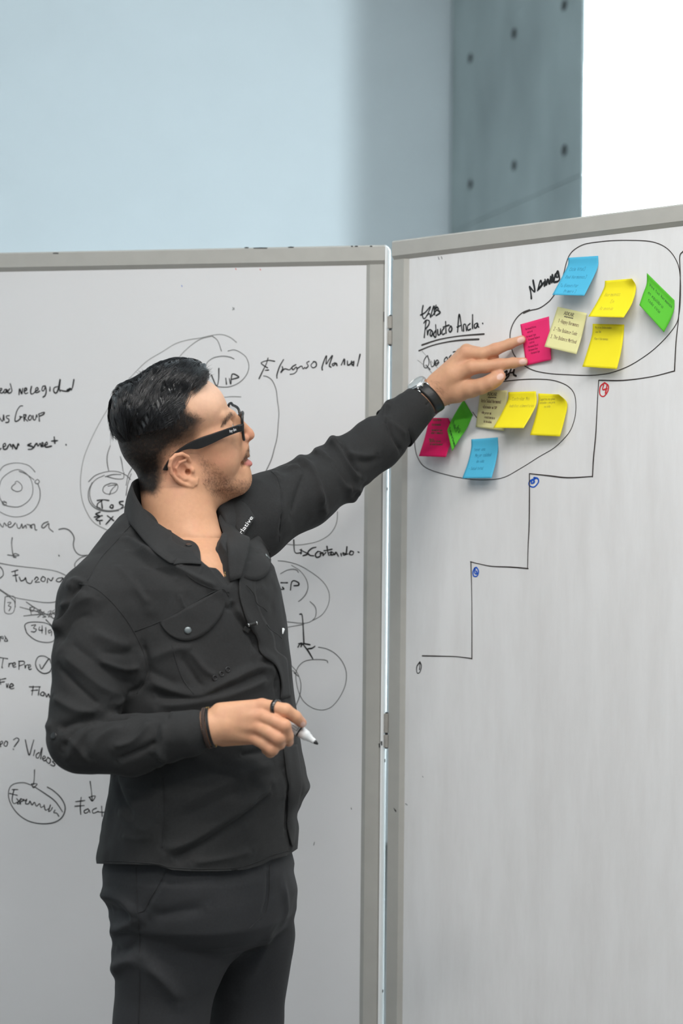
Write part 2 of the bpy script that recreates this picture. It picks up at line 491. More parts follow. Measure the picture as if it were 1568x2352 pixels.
# paint chips along the frame
def chip(bd, parent, poly):
    V = [bd.at(u, v, 0.0004) for u, v in poly]
    b = MB(); b.add(V + [p - bd.n * .0006 for p in V], [tuple(range(len(V)))] )
    b.build('paint_chip', M_CHIP, parent)
for u, v, w in ((128, 582, 14), (566, 569, 10), (598, 570, 34), (668, 568, 14), (808, 566, 5), (818, 566, 8), (852, 566, 6)):
    chip(BL, BOARD_L, [(u - w / 2, v - 1), (u, v - 1.8), (u + w / 2, v - 1.2), (u + w / 2.4, v + 1.2), (u - w / 2.2, v + 1)])
chip(BL, BOARD_L, [(880.5, 716), (882.3, 716), (882.3, 739), (880.3, 739)])
for u, v in ((876, 1707), (871, 1712)):
    chip(BL, BOARD_L, [(u - 2, v - 4), (u + 1.5, v - 5), (u + 2, v + 5), (u - 1, v + 5)])
chip(BR, BOARD_R, [(903, 1855), (904.5, 1856), (910, 1862), (909, 1866), (906, 1862)])

# ------------------------------------------------------------------ handwriting
M_INK = mat('black_marker_ink', (0.012, 0.012, 0.013), rough=0.45)
M_INK_GREY = mat('worn_black_marker_ink', (0.12, 0.12, 0.12), rough=0.5)
M_INK_FAINT = mat('thin_black_marker_ink', (0.24, 0.24, 0.235), rough=0.5)
M_INK_BLUE = mat('blue_marker_ink', (0.01, 0.10, 0.55), rough=0.45)
M_INK_RED = mat('red_marker_ink', (0.62, 0.02, 0.03), rough=0.45)
M_INK_BROWN = mat('brown_black_marker_ink', (0.040, 0.030, 0.027), rough=0.5)

def ribbon(mb, Q, n, w):
    """flat stroke of width profile w along 3-D points Q lying on a surface with normal(s) n"""
    Q = np.asarray(Q); m = len(Q)
    if m < 2: return
    T = np.gradient(Q, axis=0); T /= np.linalg.norm(T, axis=1)[:, None] + 1e-9
    n = np.broadcast_to(n, Q.shape)
    S = np.cross(n, T); S /= np.linalg.norm(S, axis=1)[:, None] + 1e-9
    w = np.broadcast_to(w, (m,))[:, None] / 2
    a = Q[0] - T[0] * w[0] * .9; b = Q[-1] + T[-1] * w[-1] * .9
    V = np.vstack([Q + S * w, Q - S * w, a[None] + S[0] * w[0] * .4, a[None] - S[0] * w[0] * .4, b[None] + S[-1] * w[-1] * .4, b[None] - S[-1] * w[-1] * .4])
    F = [(i, i + 1, m + i + 1, m + i) for i in range(m - 1)] + [(2 * m, 0, m, 2 * m + 1), (m - 1, 2 * m + 2, 2 * m + 3, 2 * m - 1)]
    mb.add(V, F)

def writing(bd, parent, name, label, material, width, tr, strokes, d=None, smooth=6):
    """strokes traced in the picture, laid flat on the board"""
    d = (REC + 0.0006) if d is None else d
    small = MB(); out = []
    for k, st in enumerate(strokes):
        raw = pts(st, tr); p = spline(raw, smooth)
        Q = np.array([bd.at(u, v, d + 0.00008 * (k % 5)) for u, v in p])
        wd = width * 0.00080
        t = np.linspace(0, 1, len(Q))
        w = wd * (0.78 + 0.30 * np.sin(2.2 + 5 * t + k) * 0.6 + 0.12)
        big = np.ptp(raw, axis=0).max() > 42
        mb = MB() if big else small
        ribbon(mb, Q, bd.n, w)
        if big: out.append(mb.build('marker_line', material, parent))
    if small.V:
        o = small.build(name, material, parent); out.append(o)
        o['kind'] = 'stuff'      # pen strokes of a few pixels each
    for o in out:
        if label: o['label'] = label
    return out

T7 = (0, 760, 4.703); T8 = (0, 1230, 3.41); TH = (180, 740, 3.0154); TI = (560, 780, 4.612); TC = (560, 1180, 4.356)
TP = (900, 680, 4.356); TU = (1160, 540, 3.843); TS = (900, 850, 2.347); TL = (940, 870, 3.92)
def wl(label, m, w, tr, *s): writing(BL, BOARD_L, 'marker_writing', label, m, w, tr, s)
def wrt(label, m, w, tr, *s): writing(BR, BOARD_R, 'marker_writing', label, m, w, tr, s)
wl('handwritten line ending in necesidad', M_INK, 3.6, T7, '-10,655 15,640 18,622 0,625 -5,660 20,672 40,655', '62,630 45,640 45,668 60,668 72,632 76,665',
   '110,570 128,640 118,665 95,672 85,655 105,625', '205,690 208,640 215,630 235,680 245,620', '262,650 285,640 285,620 268,622 262,660 278,678 300,668',
   '340,600 330,650 338,682 365,672 378,655', '385,650 410,635 405,612 385,625 385,665 405,665 428,650', '490,595 462,600 452,640 472,645 492,605 498,660 485,700 465,715',
   '540,605 538,650', '620,600 585,615 580,650 600,672 625,640 650,520 640,620 650,655', '655,640 690,650 740,650 760,620 720,640 775,625', '798,525 785,600 770,640')
wl('handwritten words ending in Group', M_INK, 3.2, T7, '-10,930 10,960 28,975 38,905 45,965', '100,915 70,920 72,940 95,955 92,985 62,990', '245,810 215,815 180,870 162,950 168,978 200,965 225,935 210,925 240,930',
   '255,905 262,975', '255,905 280,908 272,935 262,940 300,975', '318,915 305,945 320,965 340,945 335,915 318,912', '355,915 360,955 380,960 395,905 400,930', '420,895 425,975', '415,900 450,885 478,880 470,900 430,920')
wl('handwritten words with a plus sign', M_INK, 4.0, T7, '-5,1285 10,1270', '35,1255 60,1240 55,1215 35,1230 38,1275 70,1275 90,1240', '95,1230 110,1225 120,1250', '135,1275 140,1225 175,1275 195,1220 205,1235',
   '335,1215 300,1235 350,1250 345,1275 305,1280', '360,1265 395,1215 410,1245 430,1215', '440,1240 465,1225 460,1205 440,1225 445,1250 470,1245', '480,1235 510,1225 505,1200 485,1225 495,1255 555,1245',
   '585,1145 592,1215', '555,1190 622,1185', '712,1226 715,1236')
wl('drawn nested circles with small knots', M_INK_GREY, 2.0, T7, '-10,1520 40,1460 120,1432 210,1428 300,1450 350,1490 378,1525', '-10,1690 20,1600 100,1530 190,1498 270,1530 330,1600 355,1700 340,1790 280,1860 200,1900 100,1895 40,1870 0,1810 -10,1760',
   '160,1635 190,1625 235,1670 230,1720 180,1735 130,1710 130,1680 170,1645', '400,1605 378,1625 385,1645 410,1650 425,1625 405,1603', '205,1515 280,1545 370,1610',
   '408,1650 432,1730 425,1830 370,1930 280,1990 170,2010 70,1990 -10,1950', '20,1850 45,1840 70,1865 45,1885 25,1860 70,1850')
wl('handwritten word with a looping arrow', M_INK_GREY, 3.0, T7, '-5,2080 30,2120 45,2075 70,2105', '95,2095 120,2080 105,2060 85,2085 95,2120 130,2115 165,2075', '180,2085 190,2125 215,2130 235,2085 245,2130 275,2100 285,2130',
   '290,2090 330,2100 345,2130 325,2110 370,2090 380,2145 400,2150', '520,2060 470,2080 450,2115 475,2125 525,2080 530,2130 575,2170', '635,2145 690,2135 740,2150 780,2190 800,2240 792,2300 800,2352 830,2400 880,2425 952,2423 870,2450 810,2510 815,2565 842,2600',
   '132,2235 125,2290 130,2352 140,2420', '82,2420 165,2430 207,2423 158,2405 145,2440 172,2448')
wl('oval around the handwritten word Funsona', M_INK_GREY, 2.2, T8, '-10,215 100,235 300,258 420,275 500,305 560,345', '-10,415 100,480 250,510 350,525 430,520 500,490', '-5,425 60,470 110,510 120,560')
wl('handwritten word Funsona', M_INK, 2.8, T8, '0,245 20,270 25,310 0,335', '120,275 118,290 125,340 130,360', '90,285 140,270', '100,315 140,308', '150,325 165,355 190,345 200,330 210,365 240,375 255,350',
   '270,345 285,325 300,340 275,365 310,365', '330,325 320,350 345,360 355,335 335,320', '370,370 375,335 400,355 415,330', '490,330 455,335 440,355 470,362 495,335 500,370 540,410', '460,152 463,162')
wl('boxed figure and struck-out number', M_INK_GREY, 2.2, T8, '40,480 38,600 105,600 115,485 45,478', '60,525 85,525 65,550 85,560 70,590', '155,560 230,580 330,605', '185,630 280,620 450,610', '205,520 280,570 440,660',
   '235,565 265,560 260,590 235,590 235,560 245,620', '290,590 320,580 300,605 325,615 295,640', '345,595 330,620 360,635 335,640', '375,600 400,590 380,640', '430,580 410,600 440,630 420,650 400,620 450,590')
wl('number 3419 in an oval', M_INK, 2.4, T8, '200,740 195,700 230,680 300,678 370,690 420,730 440,780 420,825 360,838 280,820 215,770 200,735', '245,705 280,700 262,725 285,735 270,755 245,752', '310,715 305,740 335,742', '330,705 328,765',
   '358,720 358,775', '400,740 380,745 385,765 405,750 403,785', '360,660 410,710', '-5,795 20,790 25,810 5,800 0,830', '35,785 45,800 35,825 60,825 40,795')
wl('handwritten line TrePre with a ticked circle', M_INK, 2.7, T8, '-5,955 60,965', '25,965 15,1030 20,1035', '70,1000 68,1030 75,1005 95,1000', '100,1020 120,1010 115,995 100,1005 105,1030 125,1028', '150,985 148,1050', '145,985 185,985 190,1005 155,1020',
   '195,1015 198,1040 205,1018 220,1012', '225,1035 240,1025 232,1010 222,1030 230,1050 245,1045', '395,975 350,945 300,950 278,1000 295,1050 340,1080 385,1070 405,1040', '310,1010 325,1045 350,1010 385,965 400,1000')
wl('handwritten words Pre Flow', M_INK, 2.8, T8, '-5,1120 5,1165', '-5,1130 45,1120', '-5,1150 35,1145', '50,1160 55,1190 65,1160', '70,1190 105,1175 90,1160 75,1180 85,1200 110,1195', '260,1180 250,1250', '230,1185 315,1185', '245,1215 295,1210',
   '310,1185 300,1250', '330,1225 315,1245 340,1255 345,1230 330,1225', '355,1235 365,1265 380,1240 390,1270 400,1250 398,1290')
wl('handwritten word Videos after a question mark', M_INK, 2.8, T8, '-5,1640 20,1625 15,1610 0,1625 5,1655', '40,1615 30,1640 50,1650 60,1620 45,1610', '105,1600 130,1585 148,1600 125,1635 110,1655', '103,1670 106,1678',
   '198,1600 215,1680 230,1720 250,1650 265,1600', '272,1680 262,1725', '305,1700 285,1715 285,1740 305,1735 330,1660 318,1750', '335,1750 355,1740 345,1725 332,1745 345,1765 360,1758', '375,1735 362,1765 385,1785 395,1755 375,1738', '435,1765 410,1770 430,1790 420,1805 395,1795')
wl('arrow to the circled word Experiencia', M_INK, 2.6, T8, '270,1835 268,1900 262,1950', '245,1945 290,1945 262,1975 248,1945', '245,1955 180,1935 100,1950 68,2000 75,2080 130,2170 220,2235 330,2258 430,2245 490,2200 510,2130 480,2060 420,2000 370,1970',
   '265,1965 350,2020 430,2080 490,2165', '95,1990 140,1990', '110,1990 100,2030 95,2075 110,2100 140,2085', '75,2020 135,2035', '130,2060 155,2095 135,2100 165,2060', '160,2060 160,2105', '162,2065 190,2070 165,2085', '195,2080 210,2065 200,2100 225,2100 235,2080 250,2110 270,2090 285,2120 310,2100 320,2130 340,2120',
   '345,2110 355,2150 380,2140', '395,2110 380,2160 400,2150 410,2130', '430,2150 420,2170 445,2175 460,2200')
wl('arrow to the handwritten word Fact', M_INK, 2.7, T8, '705,1925 715,2000 722,2075', '695,2050 745,2040 722,2080 700,2050', '635,2050 628,2120 632,2185', '590,2085 665,2075', '585,2120 660,2115', '690,2140 660,2155 665,2175 690,2165 695,2145 705,2170', '755,2135 725,2150 730,2175 770,2160', '795,2120 800,2200', '770,2165 835,2170')
wl('thin sweeping arcs', M_INK_FAINT, 1.8, TH, '1095,140 1050,105 990,85 920,92 840,110 760,122 670,150 580,205 480,265 400,340 320,430 230,560 150,690 80,830 35,950 15,1080 20,1200 50,1300 110,1390 220,1450', '680,270 720,215 780,160 850,115 930,95', '1010,520 1060,515 1125,517')
wl('circled word VIP', M_INK_GREY, 2.0, TH, '930,98 965,130 990,200', '1035,200 1080,192 1130,215 1165,250 1180,310 1160,370 1110,420 1040,448 960,445 900,420', '880,300 900,270 940,245 1000,235 1050,242 1078,255')
wl('letters VIP', M_INK, 3.2, TH, '920,365 955,440 970,400 972,320', '1020,388 1025,430', '1045,390 1055,430 1065,360 1110,380 1065,395')
wl('double circle with sketched symbols inside', M_INK_GREY, 2.2, TH, '70,1105 120,1060 200,1035 270,1035 330,1060 360,1090', '365,1050 340,1130 330,1200', '180,1060 120,1090 85,1140 80,1210 110,1270 170,1300 240,1305 300,1290 335,1270', '95,1110 70,1170 75,1240 120,1290 200,1312 280,1305',
   '185,1070 240,1055 295,1055', '200,1070 260,1085 310,1082 315,1040', '225,1115 180,1135 170,1170 200,1190 250,1180 272,1150 265,1120 225,1115', '205,1135 265,1125', '265,1125 230,1160 215,1195', '220,855 200,920 200,980 210,1030', '290,930 300,970 310,1035', '375,1005 345,1060 330,1130')
wl('letters under the double circle', M_INK, 3.6, TH, '130,1235 170,1230 210,1235', '165,1235 135,1255 130,1280 150,1290', '160,1240 165,1290', '228,1265 218,1280 235,1288 240,1270 228,1263', '310,1240 285,1245 290,1260 310,1270 295,1290',
   '150,1315 120,1330 150,1345 120,1365 145,1375 150,1400', '110,1350 165,1340', '130,1375 165,1372', '200,1340 245,1375', '240,1345 190,1400')
wl('handwritten words Ingreso Manual', M_INK, 3.0, TI, '325,230 260,220 190,240 190,260 250,300', '255,195 235,260 200,330 160,415', '225,325 262,322', '420,210 380,280 350,370 350,410', '405,285 410,310 390,350 430,310 480,320 500,300',
   '550,265 510,290 520,320 555,290 560,330 530,360 488,368', '560,310 610,280 625,310 645,295', '690,230 665,245 680,280 655,305', '740,232 710,270 730,298 765,280 762,240 735,232')
wl('handwritten word Manual', M_INK, 3.6, TI, '830,322 828,290 850,220 875,170 870,260 900,215 938,168 905,270 920,292', '965,245 935,260 945,278 975,250 985,275', '1030,270 1062,205 1065,265', '1095,225 1100,270 1130,255 1140,225', '1165,230 1140,250 1155,272 1165,240 1160,280', '1230,155 1215,220 1200,280')
wl('long curved line dropping from the words', M_INK_GREY, 2.3, TI, '208,385 250,395 300,435 340,530 355,650 370,770 362,900 350,1040 320,1160 290,1270 235,1390')
wl('arc above the word Contenido', M_INK_FAINT, 2.0, TC, '935,-20 930,70 900,150 840,220 740,275 640,300 530,312 430,305')
wl('arrow and handwritten word Contenido', M_INK, 3.4, TC, '498,262 510,385 575,390', '575,355 570,400', '560,360 635,400 590,420', '720,335 680,345 640,385 660,415 700,420', '740,375 715,405 725,435 760,425 770,385 740,375', '760,400 790,390 790,420 820,385',
   '830,325 840,390 850,415', '800,370 880,355', '850,390 880,380 865,410 890,410', '890,385 905,410 920,385 945,425', '970,395 975,425', '1030,330 1020,400 990,390 1000,415 1040,400', '1065,375 1055,405 1085,410 1095,380 1065,372', '1142,381 1150,386')
wl('large oval with inner arcs', M_INK_GREY, 1.8, TC, '340,470 430,480 550,515 680,590 790,680 845,770 855,850 835,930 790,1000 740,1040 680,1070 640,1090 560,1095 430,1080', '435,1135 520,1120 600,1105', '475,515 560,570 620,650 640,730 620,800 580,850 545,878', '365,600 430,565 490,555 530,565 545,590', '660,878 705,920 722,970 715,1030 690,1060')
wl('letter P with a dash', M_INK, 3.4, TC, '370,690 435,690', '365,755 400,755 385,735', '465,765 475,690 500,670 545,690 545,715 500,720')
wl('stem and scribble above an empty circle', M_INK, 3.6, TC, '560,1005 580,1010 590,1100 600,1300', '540,1335 560,1305 600,1300 660,1310', '545,1300 580,1295 570,1330', '590,1305 640,1370 688,1450', '640,1350 680,1345 710,1325')
wl('empty hand-drawn circle', M_INK_GREY, 2.0, TC, '745,1335 820,1350 900,1390 970,1460 1015,1550 1025,1640 1005,1740 955,1840 890,1920 830,1955 760,1963 680,1940 600,1880 550,1790 525,1690 520,1600 545,1530 600,1480 680,1460 780,1460 830,1470 838,1490',
   '465,1510 520,1570 555,1640 570,1720 555,1830 500,1960', '470,1580 490,1570 520,1600 500,1590 550,1630')
wl(None, M_INK_GREY, 1.6, (0, 0, 1), '534,706 538,711', '538,707 534,712', '806,1855 807,1859', '722,1934 720,1942')
wl(None, M_INK_BLUE, 2.0, (0, 0, 1), '417,656 418,658')
wl(None, M_INK_RED, 2.0, (0, 0, 1), '541,617 542,619', '597,618 598,620')
# right board
wrt('struck-out scribble', M_INK, 4.0, TP, '310,95 300,165 315,225 345,200 385,105 330,165 285,190', '345,195 375,175 385,215 400,150 420,100 425,185', '400,200 430,160 450,140 480,165 440,195', '440,90 432,130 450,110 465,130')
wrt('handwritten words Producto Ancla', M_INK, 3.8, TP, '340,250 330,330 322,415', '318,270 340,240 372,250 365,290 330,335', '350,340 355,390 365,345 385,335', '390,345 380,385 395,400 405,360 390,340', '435,345 415,385 430,412 440,390 436,285', '455,335 460,385 480,380 485,325 488,380', '520,320 500,350 505,385 525,375',
    '535,255 540,370', '510,310 570,290', '585,300 568,335 580,360 598,335 592,305 580,300', '655,360 672,180 700,350', '650,310 695,290', '715,350 715,290 735,285 745,345', '780,275 755,300 760,340 785,330', '805,185 805,325', '852,268 825,285 826,318 845,312 856,275 858,300 868,312', '905,270 909,278')
wrt('double underline', M_INK_BROWN, 4.0, TP, '298,490 450,440 600,410 750,392 920,380', '268,547 400,495 550,460 700,440 868,432')
wrt('handwritten words Que es', M_INK, 2.6, TP, '345,600 318,650 320,710 350,715 370,660 355,595', '340,690 380,735', '385,655 395,705 420,690 425,640 425,690', '430,680 465,660 450,640 432,670 440,695 470,665', '525,660 555,640 545,610 522,640 530,685 555,670', '590,590 570,620 595,650 575,680', '610,560 635,555 640,580 615,610')
wrt(None, M_INK_FAINT, 1.0, TP, '300,550 380,640 480,745', '255,640 330,700 400,770')
wrt('handwritten letters under the pointing finger', M_INK, 4.6, TP, '1120,770 1150,750 1140,800 1170,770 1165,800 1135,835', '1190,730 1180,765 1215,760 1222,730 1215,780 1240,800', '1090,770 1110,790', '565,1080 569,1086')
wrt('handwritten word Naming', M_INK, 4.8, TU, '215,455 225,510 230,560', '215,455 260,500 245,400', '285,490 310,400 320,440 290,480 350,410 345,450', '350,390 360,440 375,390 390,430 400,370', '400,365 410,420', '415,350 425,415 440,345 450,360', '462,318 440,362 466,368 463,320', '467,322 478,385 462,408 432,415')
wrt('hand-drawn loop around the upper notes', M_INK_BROWN, 2.5, TU, '215,658 150,685 90,745 50,830 42,920 65,1030 110,1100 180,1160 270,1200 400,1223 550,1232 720,1238 850,1230 950,1210 1080,1160 1200,1090 1320,1000 1430,890 1510,780 1535,680 1545,560 1545,400 1530,280 1490,190 1430,120 1350,75 1250,52 1100,46 950,48 820,60 700,80 620,120 570,170 540,240 520,320 505,370 470,460 430,530 380,590 300,645 220,665 160,690')
wrt('hand-drawn loop around the lower notes', M_INK_BROWN, 2.2, TL, '45,500 45,540 50,620 70,700 120,780 200,825 300,855 400,880 480,895 580,908 700,910 800,900 880,875 960,830 1060,770 1170,700 1290,630 1380,550 1450,460 1490,340 1497,220 1480,130 1430,70 1350,30 1250,8 1100,3 950,12 800,30', '570,300 605,350')
def stairs():
    segs = ['2000,-1650 1560,-640', '1568,-640 1550,-610 1553,-500 1545,-300 1530,-150 1522,5', '1520,5 1400,35 1250,55 1115,55', '1113,55 1105,200 1098,340 1085,480 1080,575', '1080,573 950,580 850,570 740,558', '740,558 740,700 738,850 733,950 730,1070', '733,1070 640,1062 540,1058 470,1045 422,1033', '425,1033 428,1150 430,1300 430,1557', '430,1555 350,1545 260,1542 163,1540']
    wrt('hand-drawn staircase line climbing the board', M_INK_BROWN, 2.7, TS, *segs[1:])
stairs()
wrt('numeral at the foot of the staircase', M_INK, 2.8, TS, '148,1575 133,1600 135,1632 150,1628 158,1595 150,1572', '150,1580 148,1615')
wrt('red circled 4', M_INK_RED, 3.4, TS, '1145,68 1122,90 1120,130 1140,142 1162,115 1165,85 1148,70', '1140,80 1135,105 1158,100', '1158,80 1150,125')
wrt('blue circled numeral', M_INK_BLUE, 4.2, TS, '770,585 742,600 740,622 765,630 788,605 785,585 765,580', '755,590 750,610 765,605 763,592')
wrt('blue circled numeral lower on the staircase', M_INK_BLUE, 4.0, TS, '445,1068 436,1090 440,1110 458,1110 466,1085 455,1065 443,1070', '448,1075 446,1095 458,1098 455,1085')
wrt(None, M_INK_GREY, 1.8, (0, 0, 1), '931,1846 935,1849', '970,1783 971,1785', '1006,590 1008,596', '1013,589 1015,595')
# ------------------------------------------------------------------ sticky notes
GL = {  # single-stroke letters on a 4 x 6 grid, x-height 4
 'a': ['3.2,3.6 1.5,4 .3,2.6 .6,.6 2,.2 3.2,2', '3.3,4 3.2,1 4,.2'], 'b': ['.5,6 .5,0', '.5,2.6 2,4 3.5,2.4 2.6,.2 .6,.6'], 'c': ['3.4,3.4 2,4 .5,2.4 1,.5 3.4,.5'],
 'd': ['3.2,3.4 1.5,4 .3,2 1.2,.2 3.2,1.6', '3.3,6 3.3,.1'], 'e': ['.5,2.2 3.4,2.6 2.6,4 .8,3.2 .6,1 2,.1 3.6,.8'], 'f': ['3.4,5.6 2,5.6 1.6,0', '.5,3.4 3,3.6'],
 'g': ['3.2,3.4 1.6,4 .4,2.2 1.6,.6 3.2,2', '3.3,4 3.2,-1.4 1.6,-2.2 .4,-1.6'], 'h': ['.5,6 .5,0', '.5,2.4 2.4,4 3.2,2.6 3.3,0'], 'i': ['1,4 1.1,.1', '1,5.4 1.1,5.6'],
 'j': ['2,4 2,-1.4 .6,-2'], 'l': ['1,6 1.1,.2 1.8,.1'], 'm': ['.3,4 .3,0', '.3,2.8 1.4,4 2,2.6 2,0', '2,2.8 3.2,4 3.9,2.6 4,0'], 'n': ['.5,4 .5,0', '.5,2.6 2.3,4 3.2,2.6 3.3,0'],
 'o': ['2,4 .4,2.4 1.4,.1 3.4,1.4 2.9,3.6 1.8,4'], 'p': ['.5,4 .4,-2', '.5,2.8 2.3,4 3.5,2.2 2.2,.3 .6,1'], 'q': ['3.2,3.6 1.4,4 .4,2 1.6,.2 3.2,2', '3.3,4 3.3,-2'], 'r': ['.6,4 .6,0', '.6,2.4 1.8,3.8 3,3.7'],
 's': ['3,3.6 1.4,4 .8,2.8 2.8,1.6 2.4,.2 .4,.4'], 't': ['1.6,5.6 1.7,.6 2.8,.2', '.3,4 3.2,4.1'], 'u': ['.5,4 .7,.6 2.2,.2 3.2,1.8 3.3,4 3.4,0'], 'v': ['.4,4 1.7,0 3.4,4'], 'w': ['.2,4 1,0 2,3 3,0 4,4'],
 'x': ['.4,4 3.4,0', '3.4,4 .4,0'], 'y': ['.5,4 1.8,1', '3.4,4 1.4,-2'], 'z': ['.4,4 3.2,4 .4,0 3.4,0'], 'k': ['.5,6 .5,0', '3,4 .6,2 3.2,0'],
 'A': ['0,0 2,6 4,0', '.8,2.2 3.2,2.2'], 'B': ['.5,6 .5,0', '.5,6 3,5.6 2.6,3.4 .6,3.2 3.4,2.4 3,.2 .5,0'], 'C': ['3.8,5 2.2,6 .4,3.6 1,.6 3.8,.8'], 'D': ['.5,6 .5,0', '.5,6 3.2,5 3.6,2 .5,0'], 'E': ['3.4,6 .5,6 .5,0 3.4,0', '.5,3.2 3,3.2'],
 'H': ['.5,6 .5,0', '3.4,6 3.4,0', '.5,3 3.4,3'], 'K': ['.5,6 .5,0', '3.6,6 .6,2.8 3.8,0'], 'M': ['.2,0 .6,6 2,2 3.4,6 3.9,0'], 'N': ['.4,0 .4,6 3.4,0 3.4,6'], 'P': ['.5,6 .5,0', '.5,6 3.4,5.4 2.8,3.2 .5,3'],
 'R': ['.5,6 .5,0', '.5,6 3.4,5.4 2.8,3.4 .5,3.2 3.8,0'], 'S': ['3.4,5.4 1.6,6 .6,4.4 3.2,2.4 2.6,.2 .4,.6'], 'T': ['0,6 4,6', '2,6 2,0'], 'O': ['2,6 .2,3.4 1.6,0 3.8,2.4 3,5.6 2,6'], 'L': ['.5,6 .5,0 3.4,0'], 'F': ['.5,6 .5,0', '.5,6 3.6,6', '.5,3.2 3,3.2'],
 'G': ['3.6,5 2,6 .4,3.4 1.4,.2 3.6,1.2 3.6,2.8 2.2,2.8'], 'V': ['.2,6 2,0 3.8,6'], 'U': ['.4,6 .6,.8 2,0 3.4,1 3.6,6'], 'I': ['1,6 1,0'],
 '1': ['.6,5 1.6,6 1.6,0'], '2': ['.5,5 2,6 3.2,4.6 .4,0 3.6,.2'], '3': ['.5,5.4 2.6,6 2.8,4 1.2,3.2 3.2,2 2.2,.1 .3,.4'], '4': ['2.8,0 2.8,6 .2,2 3.8,2'], '-': ['.4,2.4 3.2,2.6'], '.': ['1,.1 1.2,.4'], ']': ['.5,6 2.5,6 2.4,0 .4,0'], '*': ['.6,2.4 1.4,3.2', '1.4,2.2 .6,3.2'], '?': ['.4,5 2,6 3.2,4.4 1.6,2 1.6,1.6', '1.6,.2 1.8,.3'], '>': ['.2,4 .6,2 3.4,2', '2.4,3.2 3.6,2 2.4,.8']}

def text_strokes(txt, x, y, h, jit=0.12, cond=0.82, rng=random.Random(3)):
    """strokes in the note's own coordinates (0..1 across, 0..1 down)"""
    out = []; k = h / 6.0
    for ch in txt:
        if ch == ' ': x += 3.2 * k * cond; continue
        for st in GL.get(ch, []):
            a = [[float(c) for c in q.split(',')] for q in st.split()]
            out.append([(x + (p[0] + rng.uniform(-jit, jit)) * k * cond, y - (p[1] + rng.uniform(-jit, jit)) * k) for p in a])
        w = 5.0 if ch not in 'iIl1.' else 2.6
        x += w * k * cond
    return out

NOTE_GROUP = 'sticky notes on the whiteboard'
def note_mat(name, c): return mat(name, c, rough=0.62, spec=0.25, translucent=0.12, noise=0.015, nscale=25)
N_BLUE = note_mat('blue_note_paper', (0.09, 0.50, 0.75)); N_YEL = note_mat('yellow_note_paper', (0.93, 0.80, 0.02))
N_GREEN = note_mat('green_note_paper', (0.10, 0.52, 0.03)); N_PINK = note_mat('pink_note_paper', (0.93, 0.035, 0.19))
N_PINK2 = note_mat('deep_pink_note_paper', (0.80, 0.008, 0.13)); N_PALE = note_mat('pale_yellow_note_paper', (0.80, 0.76, 0.38))
PEN = {k: mat(k + '_pen', c, rough=0.6) for k, c in dict(pink_ink=(0.35, 0.0, 0.06), blue_ink=(0.02, 0.22, 0.40), green_ink=(0.01, 0.09, 0.01), yellow_ink=(0.48, 0.40, 0.02), brown_ink=(0.13, 0.06, 0.04), print_ink=(0.16, 0.14, 0.08)).items()}

def note(label, paper, tr, left, right, lift, lines, ink, base=0.0006, curl=None, strip=0.18, printed=None, tw=1.0, wave=0.0):
    """left/right: traced edges from the glued top to the free bottom; lift: metres off the board at the bottom (left, right)"""
    Lp = spline(pts(left, tr), 10); Rp = spline(pts(right, tr), 10)
    def samp(poly, t):
        d = np.r_[0, np.cumsum(np.linalg.norm(np.diff(poly, axis=0), axis=1))]; d /= d[-1]
        return np.array([np.interp(t, d, poly[:, 0]), np.interp(t, d, poly[:, 1])])
    def S(s, t, extra=0.0):
        a = samp(Lp, t); b = samp(Rp, t); q = a + (b - a) * s
        tt = max(0.0, (t - strip) / (1 - strip))
        lf = (lift[0] + (lift[1] - lift[0]) * s) * (tt ** 1.25)
        lf += wave * math.sin(math.pi * s) * tt
        if curl:  # a corner of the glued edge that has come loose
            cs, ct, rr, h = curl
            dd = math.hypot(s - cs, t - ct)
            lf += h * max(0.0, 1 - dd / rr) ** 2
        return BR.at(q[0], q[1], REC + base + lf + extra)
    n1, n2 = 18, 15
    G = np.array([[S(s, t) for s in np.linspace(0, 1, n2)] for t in np.linspace(0, 1, n1)])
    root = empty('sticky_note', G[0].mean(0), label, 'sticky note', NOTE_GROUP)
    mb = MB(); mb.grid(G)
    o = mb.build('paper', paper, root, True)
    so = o.modifiers.new('paper thickness', 'SOLIDIFY'); so.thickness = 0.00025; so.offset = -1
    wid = np.linalg.norm(G[0, -1] - G[0, 0])
    fix_normals(o)
    def ink_mesh(strokes, w, mname, nm, m):
        mb2 = MB()
        for st in strokes:
            p = spline(np.array(st), 4)
            p = p[(p[:, 0] > 0.01) & (p[:, 0] < .99) & (p[:, 1] > .01) & (p[:, 1] < .99)]
            if len(p) < 2: continue
            Q = np.array([S(a, b, 0.00045) for a, b in p])
            ribbon(mb2, Q, BR.n, w)
        if mb2.V: mb2.build(nm, m, root)
    st = []
    for ln in lines:
        x, y, h, txt = ln[:4]; sl = ln[4] if len(ln) > 4 else 0.0
        for s_ in text_strokes(txt, x, y, h * .86, cond=.60 if ink == 'brown_ink' else .74): st.append([(a, b + (a - x) * sl) for a, b in s_])
    if st: ink_mesh(st, 0.00062 * tw, ink, 'handwriting', PEN[ink])
    if printed:
        sp = []
        for x, y, h, txt in printed: sp += text_strokes(txt, x, y, h, jit=0.0, cond=1.0)
        ink_mesh(sp, 0.0010, 'print_ink', 'printed_heading', PEN['print_ink'])
    return root

